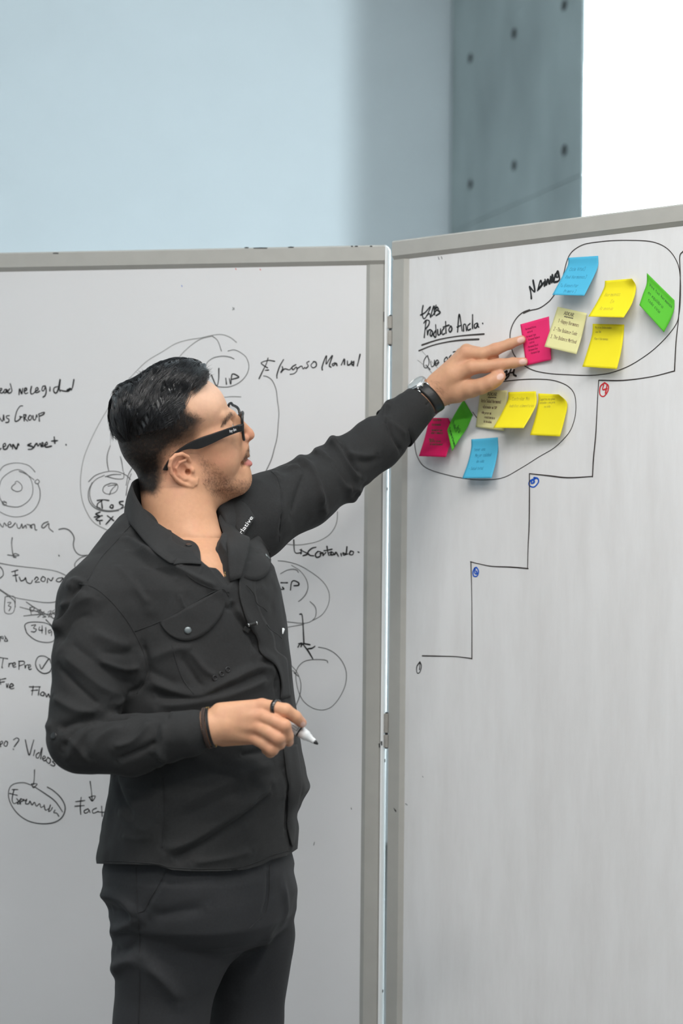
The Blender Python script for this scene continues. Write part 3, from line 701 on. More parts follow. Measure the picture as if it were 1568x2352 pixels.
note('light blue sticky note beside the word Naming', N_BLUE, TU, '555,200 553,262 500,370 415,528', '820,183 818,275 770,390 697,535', (.030, .030),
     [(.12, .34, .10, 'Ciclo Vital]'), (.12, .55, .10, 'Red Hormonas]'), (.08, .78, .10, 'Tu Bienestar'), (.3, .93, .09, 'Primero ]')], 'blue_ink')
note('bright yellow note with one curled corner beside the light blue note', N_YEL, TU, '880,403 872,465 810,590 732,720', '1118,384 1154,460 1120,600 1045,728', (.030, .030),
     [(.12, .42, .11, 'Hormonas'), (.38, .6, .10, 'En'), (.18, .8, .11, 'Armonia')], 'yellow_ink', curl=(1, 0, .35, .014))
note('green sticky note turned like a diamond beside the upper yellow notes', N_GREEN, TU, '1250,335 1247,430 1215,520 1183,618', '1493,575 1490,650 1460,740 1400,858', (.018, .018),
     [(.1, .3, .10, 'Vive tus Hormonas'), (.12, .52, .10, 'en equilibrio'), (.2, .7, .10, 'todo ciclo')], 'green_ink', wave=.004)
note('pink sticky note at the tips of the pointing fingers', N_PINK, TU, '133,788 150,900 168,1030 185,1152', '385,718 392,850 400,980 405,1100', (.002, .006),
     [(.1, .17, .055, '* Hormonal Detox'), (.2, .25, .055, 'natural'), (.1, .35, .055, '* Hormonal type'), (.2, .43, .055, 'Hormonal Balance'), (.22, .51, .055, 'control'), (.12, .60, .055, '* Hormonal Reset'), (.12, .68, .055, '* Hormonal Glow'), (.2, .76, .055, '* Hormonal Gym')], 'pink_ink', tw=.9)
note('pale yellow printed note overlapping the pink note', N_PALE, TU, '462,632 425,750 388,860 345,985', '720,690 695,810 665,930 628,1052', (.020, .020),
     [(.16, .36, .10, '1 -Happy Hormones'), (.10, .57, .10, '2 -The Balance Code'), (.08, .76, .10, '3. The Balance Method')], 'brown_ink', base=.0035, printed=[(.27, .15, .08, 'ADKAR'), (.30, .2, .028, 'www.prosci.com')])
note('darker yellow note hanging under the curled yellow note', N_YEL, TU, '772,783 765,880 725,1020 680,1162', '1050,790 1042,900 1018,1050 985,1182', (.022, .020),
     [(.08, .10, .055, 'Mujeres Balanceadas'), (.1, .2, .05, 'con TDA'), (.1, .36, .06, 'Plan 4 Hormonas')], 'yellow_ink')
note('deep pink note partly behind the black sleeve', N_PINK2, TL, '180,352 160,440 130,560 85,697', '350,353 382,440 372,560 328,705', (.022, .022),
     [(.2, .08, .08, 'Dieta Micro'), (.16, .2, .06, 'Ciclo Hormonal'), (.16, .34, .06, '* Normal por que'), (.2, .41, .06, 'dolor o almuerzo'), (.12, .58, .07, '* Mente'), (.22, .62, .06, 'mejorar da mas'), (.26, .70, .06, 'la salud hormonal')], 'green_ink', curl=(1, 0, .35, .010), tw=.9)
note('green note tilted on its corner beside the pink note under the hand', N_GREEN, TL, '488,188 430,280 380,370 340,465', '570,325 520,440 440,560 385,652', (.022, .028),
     [(.06, .70, .12, '*Producto'), (.5, .62, .12, 'Ancla'), (.1, .9, .09, 'Programa de Hormonas')], 'green_ink', wave=.003)
note('pale yellow printed note partly under the hand', N_PALE, TL, '637,98 625,220 610,330 597,435', '882,105 875,230 862,350 850,470', (.004, .006),
     [(.08, .33, .095, 'Reto Salud Hormonal'), (.16, .48, .08, '>Entender mi SOP'), (.14, .63, .08, '>Mejorar mi'), (.26, .74, .075, 'resistencia a'), (.26, .85, .075, 'la insulina')], 'brown_ink', printed=[(.28, .15, .085, 'ADKAR'), (.31, .2, .028, 'www.prosci.com')])
note('bright yellow note overlapping the lower pale note', N_YEL, TL, '888,120 885,190 830,310 755,442', '1138,112 1143,220 1095,330 1027,445', (.032, .030),
     [(.06, .22, .10, '- Controlar Mis'), (.14, .40, .09, 'habitos alimenticios')], 'yellow_ink', base=.006)
note('bright yellow note with a folded-over corner inside the lower loop', N_YEL, TL, '1160,132 1158,220 1130,360 1085,507', '1345,140 1420,220 1395,370 1355,520', (.020, .016),
     [(.06, .17, .07, 'Expertos en poder'), (.06, .25, .06, 'entender y mejorar'), (.22, .34, .06, 'su ciclo')], 'yellow_ink', curl=(1, 0, .45, .016))
note('light blue note hanging at the bottom of the lower loop', N_BLUE, TL, '557,545 555,630 525,760 475,897', '795,528 798,630 775,760 740,893', (.024, .024),
     [(.12, .30, .09, 'tener una'), (.2, .45, .095, 'Mejor calidad'), (.3, .60, .085, 'de vida'), (.1, .78, .085, '- Salud total')], 'blue_ink')
# ------------------------------------------------------------------ signed-distance modelling kit (numpy)
def cone(a, b, ra, rb, k=0.01, op='add', tag=None):
    a = np.asarray(a, float); b = np.asarray(b, float)
    return dict(t='cone', a=a, b=b, ra=ra, rb=rb, k=k, op=op, bc=(a + b) / 2, br=np.linalg.norm(a - b) / 2 + max(ra, rb))

def ell(c, r, R=None, k=0.01, op='add'):
    c = np.asarray(c, float); r = np.asarray(r, float)
    return dict(t='ell', c=c, r=r, R=np.eye(3) if R is None else R, k=k, op=op, bc=c, br=float(r.max()))

def loft(rings, k=0.02, op='add'):
    """rings: rows of z, cx, cy, half-width, half-depth, yaw (facing angle from -Y towards +X)"""
    r = np.array(sorted(rings), float)
    return dict(t='loft', r=r, k=k, op=op, bc=np.array([r[:, 1].mean(), r[:, 2].mean(), (r[0, 0] + r[-1, 0]) / 2]),
                br=math.hypot((r[-1, 0] - r[0, 0]) / 2, r[:, 3:5].max() + .08))

def prim_d(p, q):
    t = p['t']
    if t == 'cone':
        ab = p['b'] - p['a']; w = q - p['a']
        h = np.clip((w @ ab) / (ab @ ab + 1e-12), 0, 1)
        return np.linalg.norm(w - h[:, None] * ab, axis=1) - (p['ra'] + (p['rb'] - p['ra']) * h)
    if t == 'ell':
        w = (q - p['c']) @ p['R']
        k0 = np.linalg.norm(w / p['r'], axis=1); k1 = np.linalg.norm(w / p['r'] ** 2, axis=1)
        return k0 * (k0 - 1) / (k1 + 1e-9)
    r = p['r']; z = q[:, 2]; zc = np.clip(z, r[0, 0], r[-1, 0])
    cx, cy, W, D, ya = [np.interp(zc, r[:, 0], r[:, i]) for i in range(1, 6)]
    x = q[:, 0] - cx; y = q[:, 1] - cy
    c, s = np.cos(ya), np.sin(ya)
    f = x * s - y * c          # towards the front
    w = x * c + y * s          # towards his left
    k0 = np.sqrt((w / W) ** 2 + (f / D) ** 2); k1 = np.sqrt((w / W ** 2) ** 2 + (f / D ** 2) ** 2)
    d = k0 * (k0 - 1) / (k1 + 1e-9)
    dz = np.abs(z - zc)
    return np.where(dz > 1e-9, np.sqrt(np.maximum(d, 0) ** 2 + dz ** 2), d)

def sdf(prims, q, c=None, R=None):
    d = np.full(len(q), 1.0)
    for p in prims:
        if c is not None and np.linalg.norm(p['bc'] - c) > p['br'] + R + p['k'] + 0.11: continue
        e = prim_d(p, q); k = p['k']
        if p['op'] == 'add':
            h = np.clip(0.5 + 0.5 * (e - d) / k, 0, 1)
            d = e + (d - e) * h - k * h * (1 - h)
        else:
            h = np.clip(0.5 - 0.5 * (d + e) / k, 0, 1)
            d = d + (-e - d) * h + k * h * (1 - h)
    return d

def sdf_grad(prims, q, e=0.0006):
    g = np.stack([sdf(prims, q + np.eye(3)[i] * e) - sdf(prims, q - np.eye(3)[i] * e) for i in range(3)], 1)
    return g / (np.linalg.norm(g, axis=1)[:, None] + 1e-12)

def surface_nets(prims, h, n=20):
    adds = [p for p in prims if p['op'] == 'add']
    lo = np.min([p['bc'] - p['br'] for p in adds], 0) - 2 * h; hi = np.max([p['bc'] + p['br'] for p in adds], 0) + 2 * h
    nb = np.ceil((hi - lo) / (h * n)).astype(int)
    I = np.stack(np.meshgrid(*[np.arange(k) for k in nb], indexing='ij'), -1).reshape(-1, 3)
    ctr = lo + (I + 0.5) * h * n
    rad = h * n * 0.87
    keep = np.zeros(len(I), bool)
    dd = np.full(len(I), 9.0)
    for p in adds: dd = np.minimum(dd, prim_d(p, ctr) - (rad if p['t'] == 'loft' else 0.0))
    dall = sdf(prims, ctr)
    keep = (dd < rad * 1.25 + .01) & (dall > -rad * 2.2)
    dims = nb * n + 4
    def gid(a): return (a[..., 0].astype(np.int64) * dims[1] + a[..., 1]) * dims[2] + a[..., 2]
    ar = np.arange(-1, n + 1)
    LG = np.stack(np.meshgrid(ar, ar, ar, indexing='ij'), -1)
    VID, VP, QD = [], [], []
    m = n + 2
    corner = [(i, j, k) for i in (0, 1) for j in (0, 1) for k in (0, 1)]
    for ib, c in zip(I[keep], ctr[keep]):
        base = ib * n
        g = LG + base
        pos = lo + g * h
        S = sdf(prims, pos.reshape(-1, 3), c, rad * 1.15).reshape(m, m, m)
        neg = S < 0
        if neg.all() or not neg.any(): continue
        C = [neg[i:i + m - 1, j:j + m - 1, k:k + m - 1] for i, j, k in corner]
        cnt = sum(x.astype(np.int8) for x in C)
        act = (cnt > 0) & (cnt < 8)
        ids = np.argwhere(act)
        if not len(ids): continue
        acc = np.zeros((len(ids), 3)); num = np.zeros(len(ids))
        vals = {q: S[ids[:, 0] + q[0], ids[:, 1] + q[1], ids[:, 2] + q[2]] for q in corner}
        for qa in corner:
            for ax in range(3):
                if qa[ax]: continue
                qb = list(qa); qb[ax] = 1; qb = tuple(qb)
                a, b = vals[qa], vals[qb]
                x = (a < 0) != (b < 0)
                t = np.where(x, a / np.where(x, a - b, 1), 0)
                off = np.array(qa, float)[None] + np.eye(3)[ax] * t[:, None]
                acc += off * x[:, None]; num += x
        vp = lo + (ids - 1 + base + acc / num[:, None]) * h
        VID.append(gid(ids - 1 + base + 2)); VP.append(vp)
        for ax in range(3):
            b1, b2 = (ax + 1) % 3, (ax + 2) % 3
            a = neg[1:n + 1, 1:n + 1, 1:n + 1]
            sl = [slice(1, n + 1)] * 3; sl[ax] = slice(2, n + 2)
            b = neg[tuple(sl)]
            x = np.argwhere(a != b)
            if not len(x): continue
            inside = a[x[:, 0], x[:, 1], x[:, 2]]
            e1 = np.eye(3, dtype=int)[b1]; e2 = np.eye(3, dtype=int)[b2]
            w = x + base + 2
            q = np.stack([gid(w - e1 - e2), gid(w - e2), gid(w), gid(w - e1)], 1)
            q[~inside] = q[~inside][:, ::-1]
            QD.append(q)
    VID = np.concatenate(VID); VP = np.concatenate(VP); QD = np.concatenate(QD)
    uid, first, = np.unique(VID, return_index=True)
    V = VP[first]
    pos = np.searchsorted(uid, QD)
    ok = (pos < len(uid)).all(1)
    pos = np.clip(pos, 0, len(uid) - 1)
    ok &= (uid[pos] == QD).all(1)
    return V, pos[ok]

def relax(V, F, it=2, lam=0.5):
    e = np.concatenate([F[:, [0, 1]], F[:, [1, 2]], F[:, [2, 3]], F[:, [3, 0]]])
    e = np.concatenate([e, e[:, ::-1]])
    n = len(V); deg = np.bincount(e[:, 0], minlength=n).astype(float); deg[deg == 0] = 1
    for i in range(it):
        for l in (lam, -lam * 1.04):
            A = np.stack([np.bincount(e[:, 0], V[e[:, 1], k], n) for k in range(3)], 1) / deg[:, None]
            V = V + l * (A - V)
    return V

def vnormals(V, F):
    n = np.cross(V[F[:, 2]] - V[F[:, 0]], V[F[:, 3]] - V[F[:, 1]])
    N = np.zeros_like(V)
    for i in range(4):
        for k in range(3): N[:, k] += np.bincount(F[:, i], n[:, k], len(V))
    return N / (np.linalg.norm(N, axis=1)[:, None] + 1e-12)

def np_mesh(name, V, F, material, parent=None, color=None):
    me = bpy.data.meshes.new(name)
    me.vertices.add(len(V)); me.vertices.foreach_set('co', np.ascontiguousarray(V, dtype=np.float32).ravel())
    me.loops.add(F.size); me.loops.foreach_set('vertex_index', np.ascontiguousarray(F, dtype=np.int32).ravel())
    me.polygons.add(len(F)); me.polygons.foreach_set('loop_start', np.arange(0, F.size, F.shape[1], dtype=np.int32))
    me.update(calc_edges=True)
    me.polygons.foreach_set('use_smooth', np.ones(len(F), dtype=bool))
    if color is not None:
        ca = me.color_attributes.new('Col', 'FLOAT_COLOR', 'POINT')
        ca.data.foreach_set('color', np.concatenate([color, np.ones((len(V), 1))], 1).astype(np.float32).ravel())
    me.materials.append(material)
    o = bpy.data.objects.new(name, me); COL.objects.link(o)
    if parent is not None: put(o, parent)
    return o

def march(prims, uv, y0=2.2, y1=3.4, eps=0.0004):
    """first hit of the camera rays through the given pixels"""
    uv = np.atleast_2d(uv)
    D = np.array([ray(u, v) for u, v in uv]); D /= np.linalg.norm(D, axis=1)[:, None]
    t = (y0 - CAM[1]) / D[:, 1]
    for i in range(90):
        d = sdf(prims, CAM + D * t[:, None])
        t = t + np.maximum(d, -0.01) * 0.7
        if np.all(np.abs(d) < eps): break
    Q = CAM + D * t[:, None]
    ok = (np.abs(sdf(prims, Q)) < 0.003) & (Q[:, 1] < y1)
    return Q, ok

def seg_dist(V, L):
    """distance from points to a polyline"""
    best = np.full(len(V), 9.0)
    for a, b in zip(L[:-1], L[1:]):
        ab = b - a; h = np.clip(((V - a) @ ab) / (ab @ ab + 1e-12), 0, 1)
        best = np.minimum(best, np.linalg.norm(V - a - h[:, None] * ab, axis=1))
    return best

def poly_sd(x, y, poly):
    """signed distance in the plane, negative inside"""
    poly = np.asarray(poly, float); d = np.full(len(x), 1e9); ins = np.zeros(len(x), bool)
    n = len(poly)
    for i in range(n):
        a, b = poly[i], poly[(i + 1) % n]
        ex, ey = b - a; wx, wy = x - a[0], y - a[1]
        h = np.clip((wx * ex + wy * ey) / (ex * ex + ey * ey + 1e-12), 0, 1)
        d = np.minimum(d, (wx - h * ex) ** 2 + (wy - h * ey) ** 2)
        c = ((a[1] > y) != (b[1] > y)) & (x < (b[0] - a[0]) * (y - a[1]) / ((b[1] - a[1]) + 1e-12) + a[0])
        ins ^= c
    d = np.sqrt(d)
    return np.where(ins, -d, d)

def sstep(e0, e1, x):
    t = np.clip((x - e0) / (e1 - e0), 0, 1)
    return t * t * (3 - 2 * t)

def vnoise(Q, scale, seed=0):
    """cheap smooth value noise"""
    p = Q * scale + seed * 17.3; i = np.floor(p).astype(np.int64); f = p - i; f = f * f * (3 - 2 * f)
    def hsh(a):
        n = a[:, 0] * 374761393 + a[:, 1] * 668265263 + a[:, 2] * 2147483647 + seed * 1274126177
        n = (n ^ (n >> 13)) * 1274126177
        return ((n ^ (n >> 16)) & 0xffff) / 65535.0
    out = np.zeros(len(Q))
    for dx in (0, 1):
        for dy in (0, 1):
            for dz in (0, 1):
                w = (f[:, 0] if dx else 1 - f[:, 0]) * (f[:, 1] if dy else 1 - f[:, 1]) * (f[:, 2] if dz else 1 - f[:, 2])
                out += w * hsh(i + np.array([dx, dy, dz]))
    return out
# ------------------------------------------------------------------ the man: frames and shared shapes
HY = 2.875
HK = HY / FPX                                     # metres per traced pixel at the head
H0 = P(417, 1010, HY)
_v = ray(417, 1010); _v /= np.linalg.norm(_v)
e_s0 = -_v; e_x0 = np.cross(_v, np.array([0, 0, 1.0])); e_x0 /= np.linalg.norm(e_x0); e_z0 = np.cross(e_x0, _v)
PSI, RHO = math.radians(10), math.radians(11)     # face turned away, head tipped towards the camera
e_x = e_x0 * math.cos(PSI) - e_s0 * math.sin(PSI)
_s1 = e_s0 * math.cos(PSI) + e_x0 * math.sin(PSI)
e_z = e_z0 * math.cos(RHO) + _s1 * math.sin(RHO)
e_s = _s1 * math.cos(RHO) - e_z0 * math.sin(RHO)
HR = np.stack([e_x, e_z, e_s], 1)                 # local (forward, up, side) -> world

def loc(u, v, s):
    """local head coordinates (px) of the point seen at pixel u,v with side offset s"""
    dv = 1010 - v; du = u - 417
    b = (dv + s * math.sin(RHO)) / math.cos(RHO)
    a = (du - s * math.cos(RHO) * math.sin(PSI) - b * math.sin(RHO) * math.sin(PSI)) / math.cos(PSI)
    return np.array([a, b, s], float)
def H(u, v, s=0.0):
    return H0 + HK * (HR @ loc(u, v, s))
def Hm(u, v, s):
    """mirror point of the near-side feature on the far side"""
    l = loc(u, v, s); l[2] = -l[2]
    return H0 + HK * (HR @ l)
def to_head(V):
    """world -> (u, v, s) in traced pixels, near side; far side is mirrored"""
    l = ((V - H0) @ HR) / HK
    s = np.abs(l[:, 2])
    u = 417 + l[:, 0] * math.cos(PSI) + s * math.cos(RHO) * math.sin(PSI) + l[:, 1] * math.sin(RHO) * math.sin(PSI)
    v = 1010 - (l[:, 1] * math.cos(RHO) - s * math.sin(RHO))
    return u, v, l[:, 2]
def rotz(deg):
    """head-plane rotation of an ellipsoid: forward axis raised by deg"""
    c, s = math.cos(math.radians(deg)), math.sin(math.radians(deg))
    return HR @ np.array([[c, -s, 0], [s, c, 0], [0, 0, 1.0]])
def hell(u, v, s, ra, rb, rs, deg=0, k=14, op='add'):
    return ell(H(u, v, s), np.array([ra, rb, rs]) * HK, rotz(deg), k * HK, op)
def both(f):
    return [f(1), f(-1)]
def hs(u, v, s, sg):
    return H(u, v, s) if sg > 0 else Hm(u, v, s)
def hell2(u, v, s, ra, rb, rs, deg=0, k=10, op='add', tilt=0):
    out = []
    for sg in (1, -1):
        R = rotz(deg)
        if tilt:
            c, t = math.cos(math.radians(tilt * sg)), math.sin(math.radians(tilt * sg))
            R = R @ np.array([[c, 0, t], [0, 1, 0], [-t, 0, c]])
        out.append(ell(hs(u, v, s, sg), np.array([ra, rb, rs]) * HK, R, k * HK, op))
    return out
def hcone2(p, q, ra, rb, k=8, op='add'):
    return [cone(hs(*p, sg), hs(*q, sg), ra * HK, rb * HK, k * HK, op) for sg in (1, -1)]
def hcone(p, q, ra, rb, k=8, op='add'):
    return cone(H(*p), H(*q), ra * HK, rb * HK, k * HK, op)

# torso rings from the traced silhouette: v, left, right, yaw
def rings(rows, Yc, shrink=0.0, ratio=0.80):
    out = []
    for v, uL, uR, yaw in rows:
        c = P((uL + uR) / 2, v, Yc); w = (uR - uL) / 2 * Yc / FPX - shrink
        ya = math.radians(yaw)
        W = w / math.sqrt(math.cos(ya) ** 2 + (ratio * math.sin(ya)) ** 2)
        out.append((c[2], c[0], c[1], W, W * ratio, ya))
    return out
SHIRT_ROWS = [(1212, 400, 490, 50), (1222, 370, 520, 50), (1238, 330, 560, 50), (1262, 280, 600, 50), (1300, 246, 628, 50), (1350, 232, 644, 52), (1400, 232, 652, 54), (1500, 238, 664, 57), (1600, 246, 673, 60),
              (1700, 256, 686, 63), (1770, 262, 700, 65), (1812, 258, 702, 66), (1850, 250, 692, 67), (1900, 240, 686, 68), (1960, 231, 681, 70), (2010, 232, 679, 70)]
TY = 2.83
# joints
SH_R = P(226, 1385, 2.73); EL_R = P(182, 1708, 2.655); WR_R = P(472, 1674, 2.60)
SH_L = P(580, 1180, 3.01); EL_L = P(775, 1082, 3.13); WR_L = P(985, 908, 3.135)

def LH(zx, zy, db):
    """left hand: traced point at distance db in front of the right board"""
    return BR.at(900 + zx / 4.356, 680 + zy / 4.356, REC + db)
def RH(zx, zy, Y):
    return P(420 + zx / 4.612, 1560 + zy / 4.612, Y)

# ------------------------------------------------------------------ body (one continuous surface)
B = []
# skull and face
B += [hell(384, 952, 0, 124, 90, 99, 22, 1),
      hell(462, 938, 0, 56, 56, 78, 12, 22),
      hell(408, 1040, 0, 74, 82, 81, 10, 24),
      hell(476, 1026, 0, 82, 104, 80, 10, 26),
      hell(549, 1098, 0, 32, 29, 36, 0, 18),
      hell(350, 1016, 0, 74, 68, 86, 20, 22)]
B += hcone2((438, 1090, 56), (542, 1108, 22), 25, 25, 22)
B += [hcone((538, 1108, 0), (452, 1148, 0), 30, 44, 20)]
B += hell2(488, 1012, 58, 42, 27, 26, 8, 18)                    # cheekbones
B += hell2(505, 1058, 46, 42, 40, 32, 0, 18)                    # cheeks
B += hcone2((526, 950, 10), (506, 956, 56), 11, 9, 10)           # brow ridge
B += [hell(554, 1034, 0, 19, 30, 30, -8, 12)]                    # muzzle
B += [hell(551, 1078, 0, 25, 24, 34, 0, 12)]
B += hell2(540, 974, 36, 19, 15, 21, 0, 9, 'sub')               # eye sockets
B += hell2(517, 977, 33, 18.5, 17.5, 18, 0, 4)                   # eyeballs under lids
B += hell2(537, 977, 35, 9, 4.6, 13, -8, 1.5, 'sub')            # lid opening
# nose
B += [hcone((533, 951, 0), (570, 989, 0), 9, 10.5, 9), hell(573, 996, 0, 13, 11.5, 12.5, -25, 6), hcone((574, 1001, 0), (565, 1013, 0), 6.5, 6, 5)]
B += hell2(560, 1004, 14, 12.5, 9.5, 8, -15, 5)
B += hell2(568, 1012, 9, 8.5, 5.5, 5, -20, 2.0, 'sub')
# lips
B += [hell(561, 1040, 0, 14.5, 8, 25, -20, 5), hell(563.5, 1060, 0, 18.5, 9.0, 24, -12, 4)]
B += [hell(577, 1050, 0, 17, 1.6, 26, -14, 2.0, 'sub')]
B += hell2(556, 1064, 26, 8, 4, 6, -30, 6, 'sub')
# neck (before the ears, so that it does not swallow them)
B += [cone(H(392, 1066, 0), P(428, 1275, 2.865), .0545, .064, .022)]
B += hcone2((420, 1080, 58), (428, 1170, 46), 22, 24, 24)
# ears
EAR = [(435, 1059, 84), (430, 1048, 92), (418, 1042, 99), (404, 1045, 105), (394, 1055, 109), (391, 1070, 110), (395, 1086, 108), (404, 1098, 104), (416, 1107, 101), (429, 1113, 98), (441, 1115, 96), (450, 1109, 93), (452, 1098, 88)]
B += hell2(419, 1077, 92, 25, 36, 4.0, 28, 4, tilt=24)
for p, q in zip(EAR[:-1], EAR[1:]): B += hcone2(p, q, 4.8, 4.8, 1.6)
B += hell2(441, 1106, 94, 11, 10, 6, 0, 3)
B += hell2(425, 1076, 101, 16.5, 24, 7.5, 26, 2, 'sub')
for p, q in (((425, 1056, 94), (412, 1061, 100)), ((412, 1061, 100), (405, 1074, 102)), ((405, 1074, 102), (410, 1089, 100)), ((410, 1089, 100), (423, 1099, 97)), ((423, 1099, 97), (437, 1098, 92))): B += hcone2(p, q, 3.6, 3.6, 3)
B += hell2(425, 1078, 99, 10.5, 14, 12, 22, 2.0, 'sub')
B += hell2(432, 1083, 90, 6, 7, 14, 0, 2, 'sub')
B += hell2(442, 1079, 89, 5, 8, 6, 15, 3)
N_HEAD = len(B)
# neck, chest, inner trunk
NK0, NK1 = H(398, 1080, 0), P(440, 1300, 2.86)
B += hcone2((452, 1180, 40), (500, 1262, 12), 9, 10, 24)        # sternomastoid
B += [cone(P(325, 1300, 2.83), P(540, 1285, 2.96), .052, .05, .03)]
TR = [r for r in rings(SHIRT_ROWS[6:], TY, 0.012) if r[0] > P(470, 1760, TY)[2]] + rings([(1236, 425, 505, 50), (1252, 380, 548, 50), (1270, 330, 584, 50), (1295, 280, 612, 50), (1320, 255, 630, 50), (1350, 244, 640, 52)], TY, .008)
B += [loft(TR, .035)]
# arms
B += [cone(SH_R, EL_R, .045, .032, .015), cone(EL_R, P(300, 1712, 2.63), .032, .033, .008), cone(P(300, 1712, 2.63), WR_R, .033, .0245, .008)]
B += [cone(SH_L, EL_L, .046, .038, .02), cone(EL_L, P(870, 1008, 3.16), .038, .034, .012), cone(P(870, 1008, 3.16), LH(388, 1000, .075), .0335, .0262, .010)]
# left hand (pointing): back of the hand to the camera, thumb below
B += [cone(LH(392, 990, .074), LH(600, 800, .066), .0255, .022, .012)]
for (zx, zy, d, r) in ((745, 575, .058, .0125), (800, 715, .062, .0130), (745, 545, .040, .012), (700, 580, .030, .0115)):
    B += [cone(LH(480, 880, .068), LH(zx, zy, d), .019, r, .010)]
B += [cone(LH(480, 985, .062), LH(650, 950, .055), .021, .021, .012), cone(LH(650, 945, .055), LH(790, 925, .052), .020, .0155, .008)]  # thenar
def finger(J, k=.0035):
    return [cone(a[0], b[0], a[1], b[1], k) for a, b in zip(J[:-1], J[1:])]
L_INDEX = [(LH(800, 715, .062), .0128), (LH(930, 705, .050), .0112), (LH(1070, 688, .036), .0112), (LH(1210, 668, .020), .0094), (LH(1318, 656, .0098), .0076)]
L_MID = [(LH(745, 575, .058), .0125), (LH(900, 580, .050), .0112), (LH(1030, 535, .038), .0112), (LH(1175, 480, .022), .0094), (LH(1296, 436, .0100), .0078)]
L_RING = [(LH(745, 545, .042), .0118), (LH(930, 580, .042), .0105), (LH(1010, 610, .030), .0098), (LH(960, 660, .016), .0088)]
L_PINK = [(LH(700, 580, .030), .0110), (LH(860, 560, .028), .0092), (LH(905, 600, .018), .0085)]
L_THUMB = [(LH(790, 925, .052), .0155), (LH(895, 902, .050), .0132), (LH(988, 864, .046), .0124), (LH(1045, 831, .042), .0106), (LH(1090, 801, .038), .0085)]
for fg in (L_INDEX, L_MID, L_RING, L_PINK): B += finger(fg, .004)
B += finger(L_THUMB, .008)
# right hand holding the marker: knuckles up, fingers curled round the pen
B += [cone(RH(255, 512, 2.602), RH(430, 490, 2.600), .0240, .0235, .012)]
for (zx, zy, Y, r) in ((835, 282, 2.596, .0115), (835, 390, 2.588, .0118), (795, 500, 2.588, .0115), (748, 610, 2.594, .0105)):
    B += [cone(RH(400, 360 + (zy - 282) * .55, 2.600), RH(zx, zy, Y), .0160, r * .92, .007)]
B += [cone(RH(330, 430, 2.625), RH(800, 420, 2.630), .018, .015, .012), cone(RH(430, 600, 2.618), RH(740, 600, 2.622), .016, .013, .012)]
R_INDEX = [(RH(838, 285, 2.596), .0115), (RH(960, 300, 2.586), .0098), (RH(1085, 330, 2.580), .0102), (RH(1190, 398, 2.588), .0090), (RH(1258, 462, 2.598), .0074)]
R_MID = [(RH(838, 395, 2.588), .0116), (RH(960, 440, 2.576), .0096), (RH(1072, 492, 2.569), .0099), (RH(1108, 600, 2.580), .0087), (RH(1122, 664, 2.596), .0072)]
R_RING = [(RH(798, 505, 2.588), .0114), (RH(905, 560, 2.575), .0096), (RH(1008, 620, 2.570), .0102), (RH(1022, 680, 2.582), .0090), (RH(990, 712, 2.600), .0078)]
R_PINK = [(RH(750, 615, 2.594), .0104), (RH(860, 680, 2.582), .0092), (RH(945, 740, 2.579), .0098), (RH(925, 772, 2.596), .0080), (RH(880, 750, 2.610), .0070)]
R_THUMB = [(RH(480, 400, 2.635), .0165), (RH(780, 420, 2.652), .0135), (RH(980, 430, 2.652), .0118), (RH(1120, 470, 2.643), .0095)]
for fg in (R_INDEX, R_MID, R_RING, R_PINK, R_THUMB): B += finger(fg, .0028)
BODY = B

# ------------------------------------------------------------------ clothes
S = []
S += [loft(rings(SHIRT_ROWS, TY), .03)]
S += [cone(P(330, 1240, 2.845), P(232, 1378, 2.735), .055, .060, .035), cone(P(430, 1272, 2.88), P(565, 1205, 2.985), .06, .066, .04)]
S += [cone(P(225, 1392, 2.725), P(213, 1520, 2.695), .062, .0615, .03), cone(P(213, 1520, 2.695), P(185, 1690, 2.66), .0615, .050, .012)]
S += [cone(P(184, 1706, 2.655), P(300, 1712, 2.63), .0465, .0445, .010), cone(P(300, 1712, 2.63), P(436, 1684, 2.605), .0445, .0345, .012), cone(P(436, 1684, 2.605), P(452, 1676, 2.603), .0345, .0300, .006)]
S += [cone(P(590, 1180, 3.00), P(690, 1138, 3.06), .068, .057, .03), cone(P(690, 1138, 3.06), P(775, 1084, 3.115), .057, .053, .02),
      cone(P(775, 1084, 3.115), P(868, 1018, 3.15), .052, .046, .015), cone(P(868, 1018, 3.15), P(942, 947, 3.178), .046, .0385, .015)]
SHIRT_CORE = list(S)
# neck opening and open V
_q = march(S, np.array([[452, 1234], [492, 1276], [519, 1328]]))[0]
S += [cone(H(398, 1080, 0), P(432, 1258, 2.86), .064, .068, .008, 'sub')]
S += [cone(P(452, 1195, 2.83), _q[0], .045, .036, .006, 'sub'), cone(_q[0], _q[1], .036, .024, .006, 'sub'), cone(_q[1], _q[2], .024, .010, .006, 'sub')]
SHIRT = S
PANTS_ROWS = [(1940, 250, 664, 70), (1990, 238, 677, 71), (2040, 242, 679, 72), (2095, 254, 674, 74), (2130, 285, 655, 74), (2160, 340, 610, 74), (2178, 400, 560, 74)]
T_ = [loft(rings(PANTS_ROWS, TY, 0.0, .84), .02)]
HIPN = P(394, 2160, 2.775); HIPF = P(574, 2150, 2.885)
KN = np.array([P(372, 2352, 2.77)[0] + .004, 2.765, 0.50]); KF = np.array([P(566, 2352, 2.90)[0] - .012, 2.90, 0.50])
AN = np.array([KN[0] - .03, 2.775, 0.10]); AF = np.array([KF[0] - .04, 2.905, 0.10])
T_ += [cone(P(446, 2074, 2.80), P(392, 2185, 2.775), .104, .092, .02), cone(P(600, 2090, 2.87), HIPF, .055, .070, .02)]
T_ += [cone(HIPN, P(368, 2352, 2.77), .093, .0725, .012), cone(P(368, 2352, 2.77), KN, .0725, .062, .02), cone(KN, AN, .062, .048, .02)]
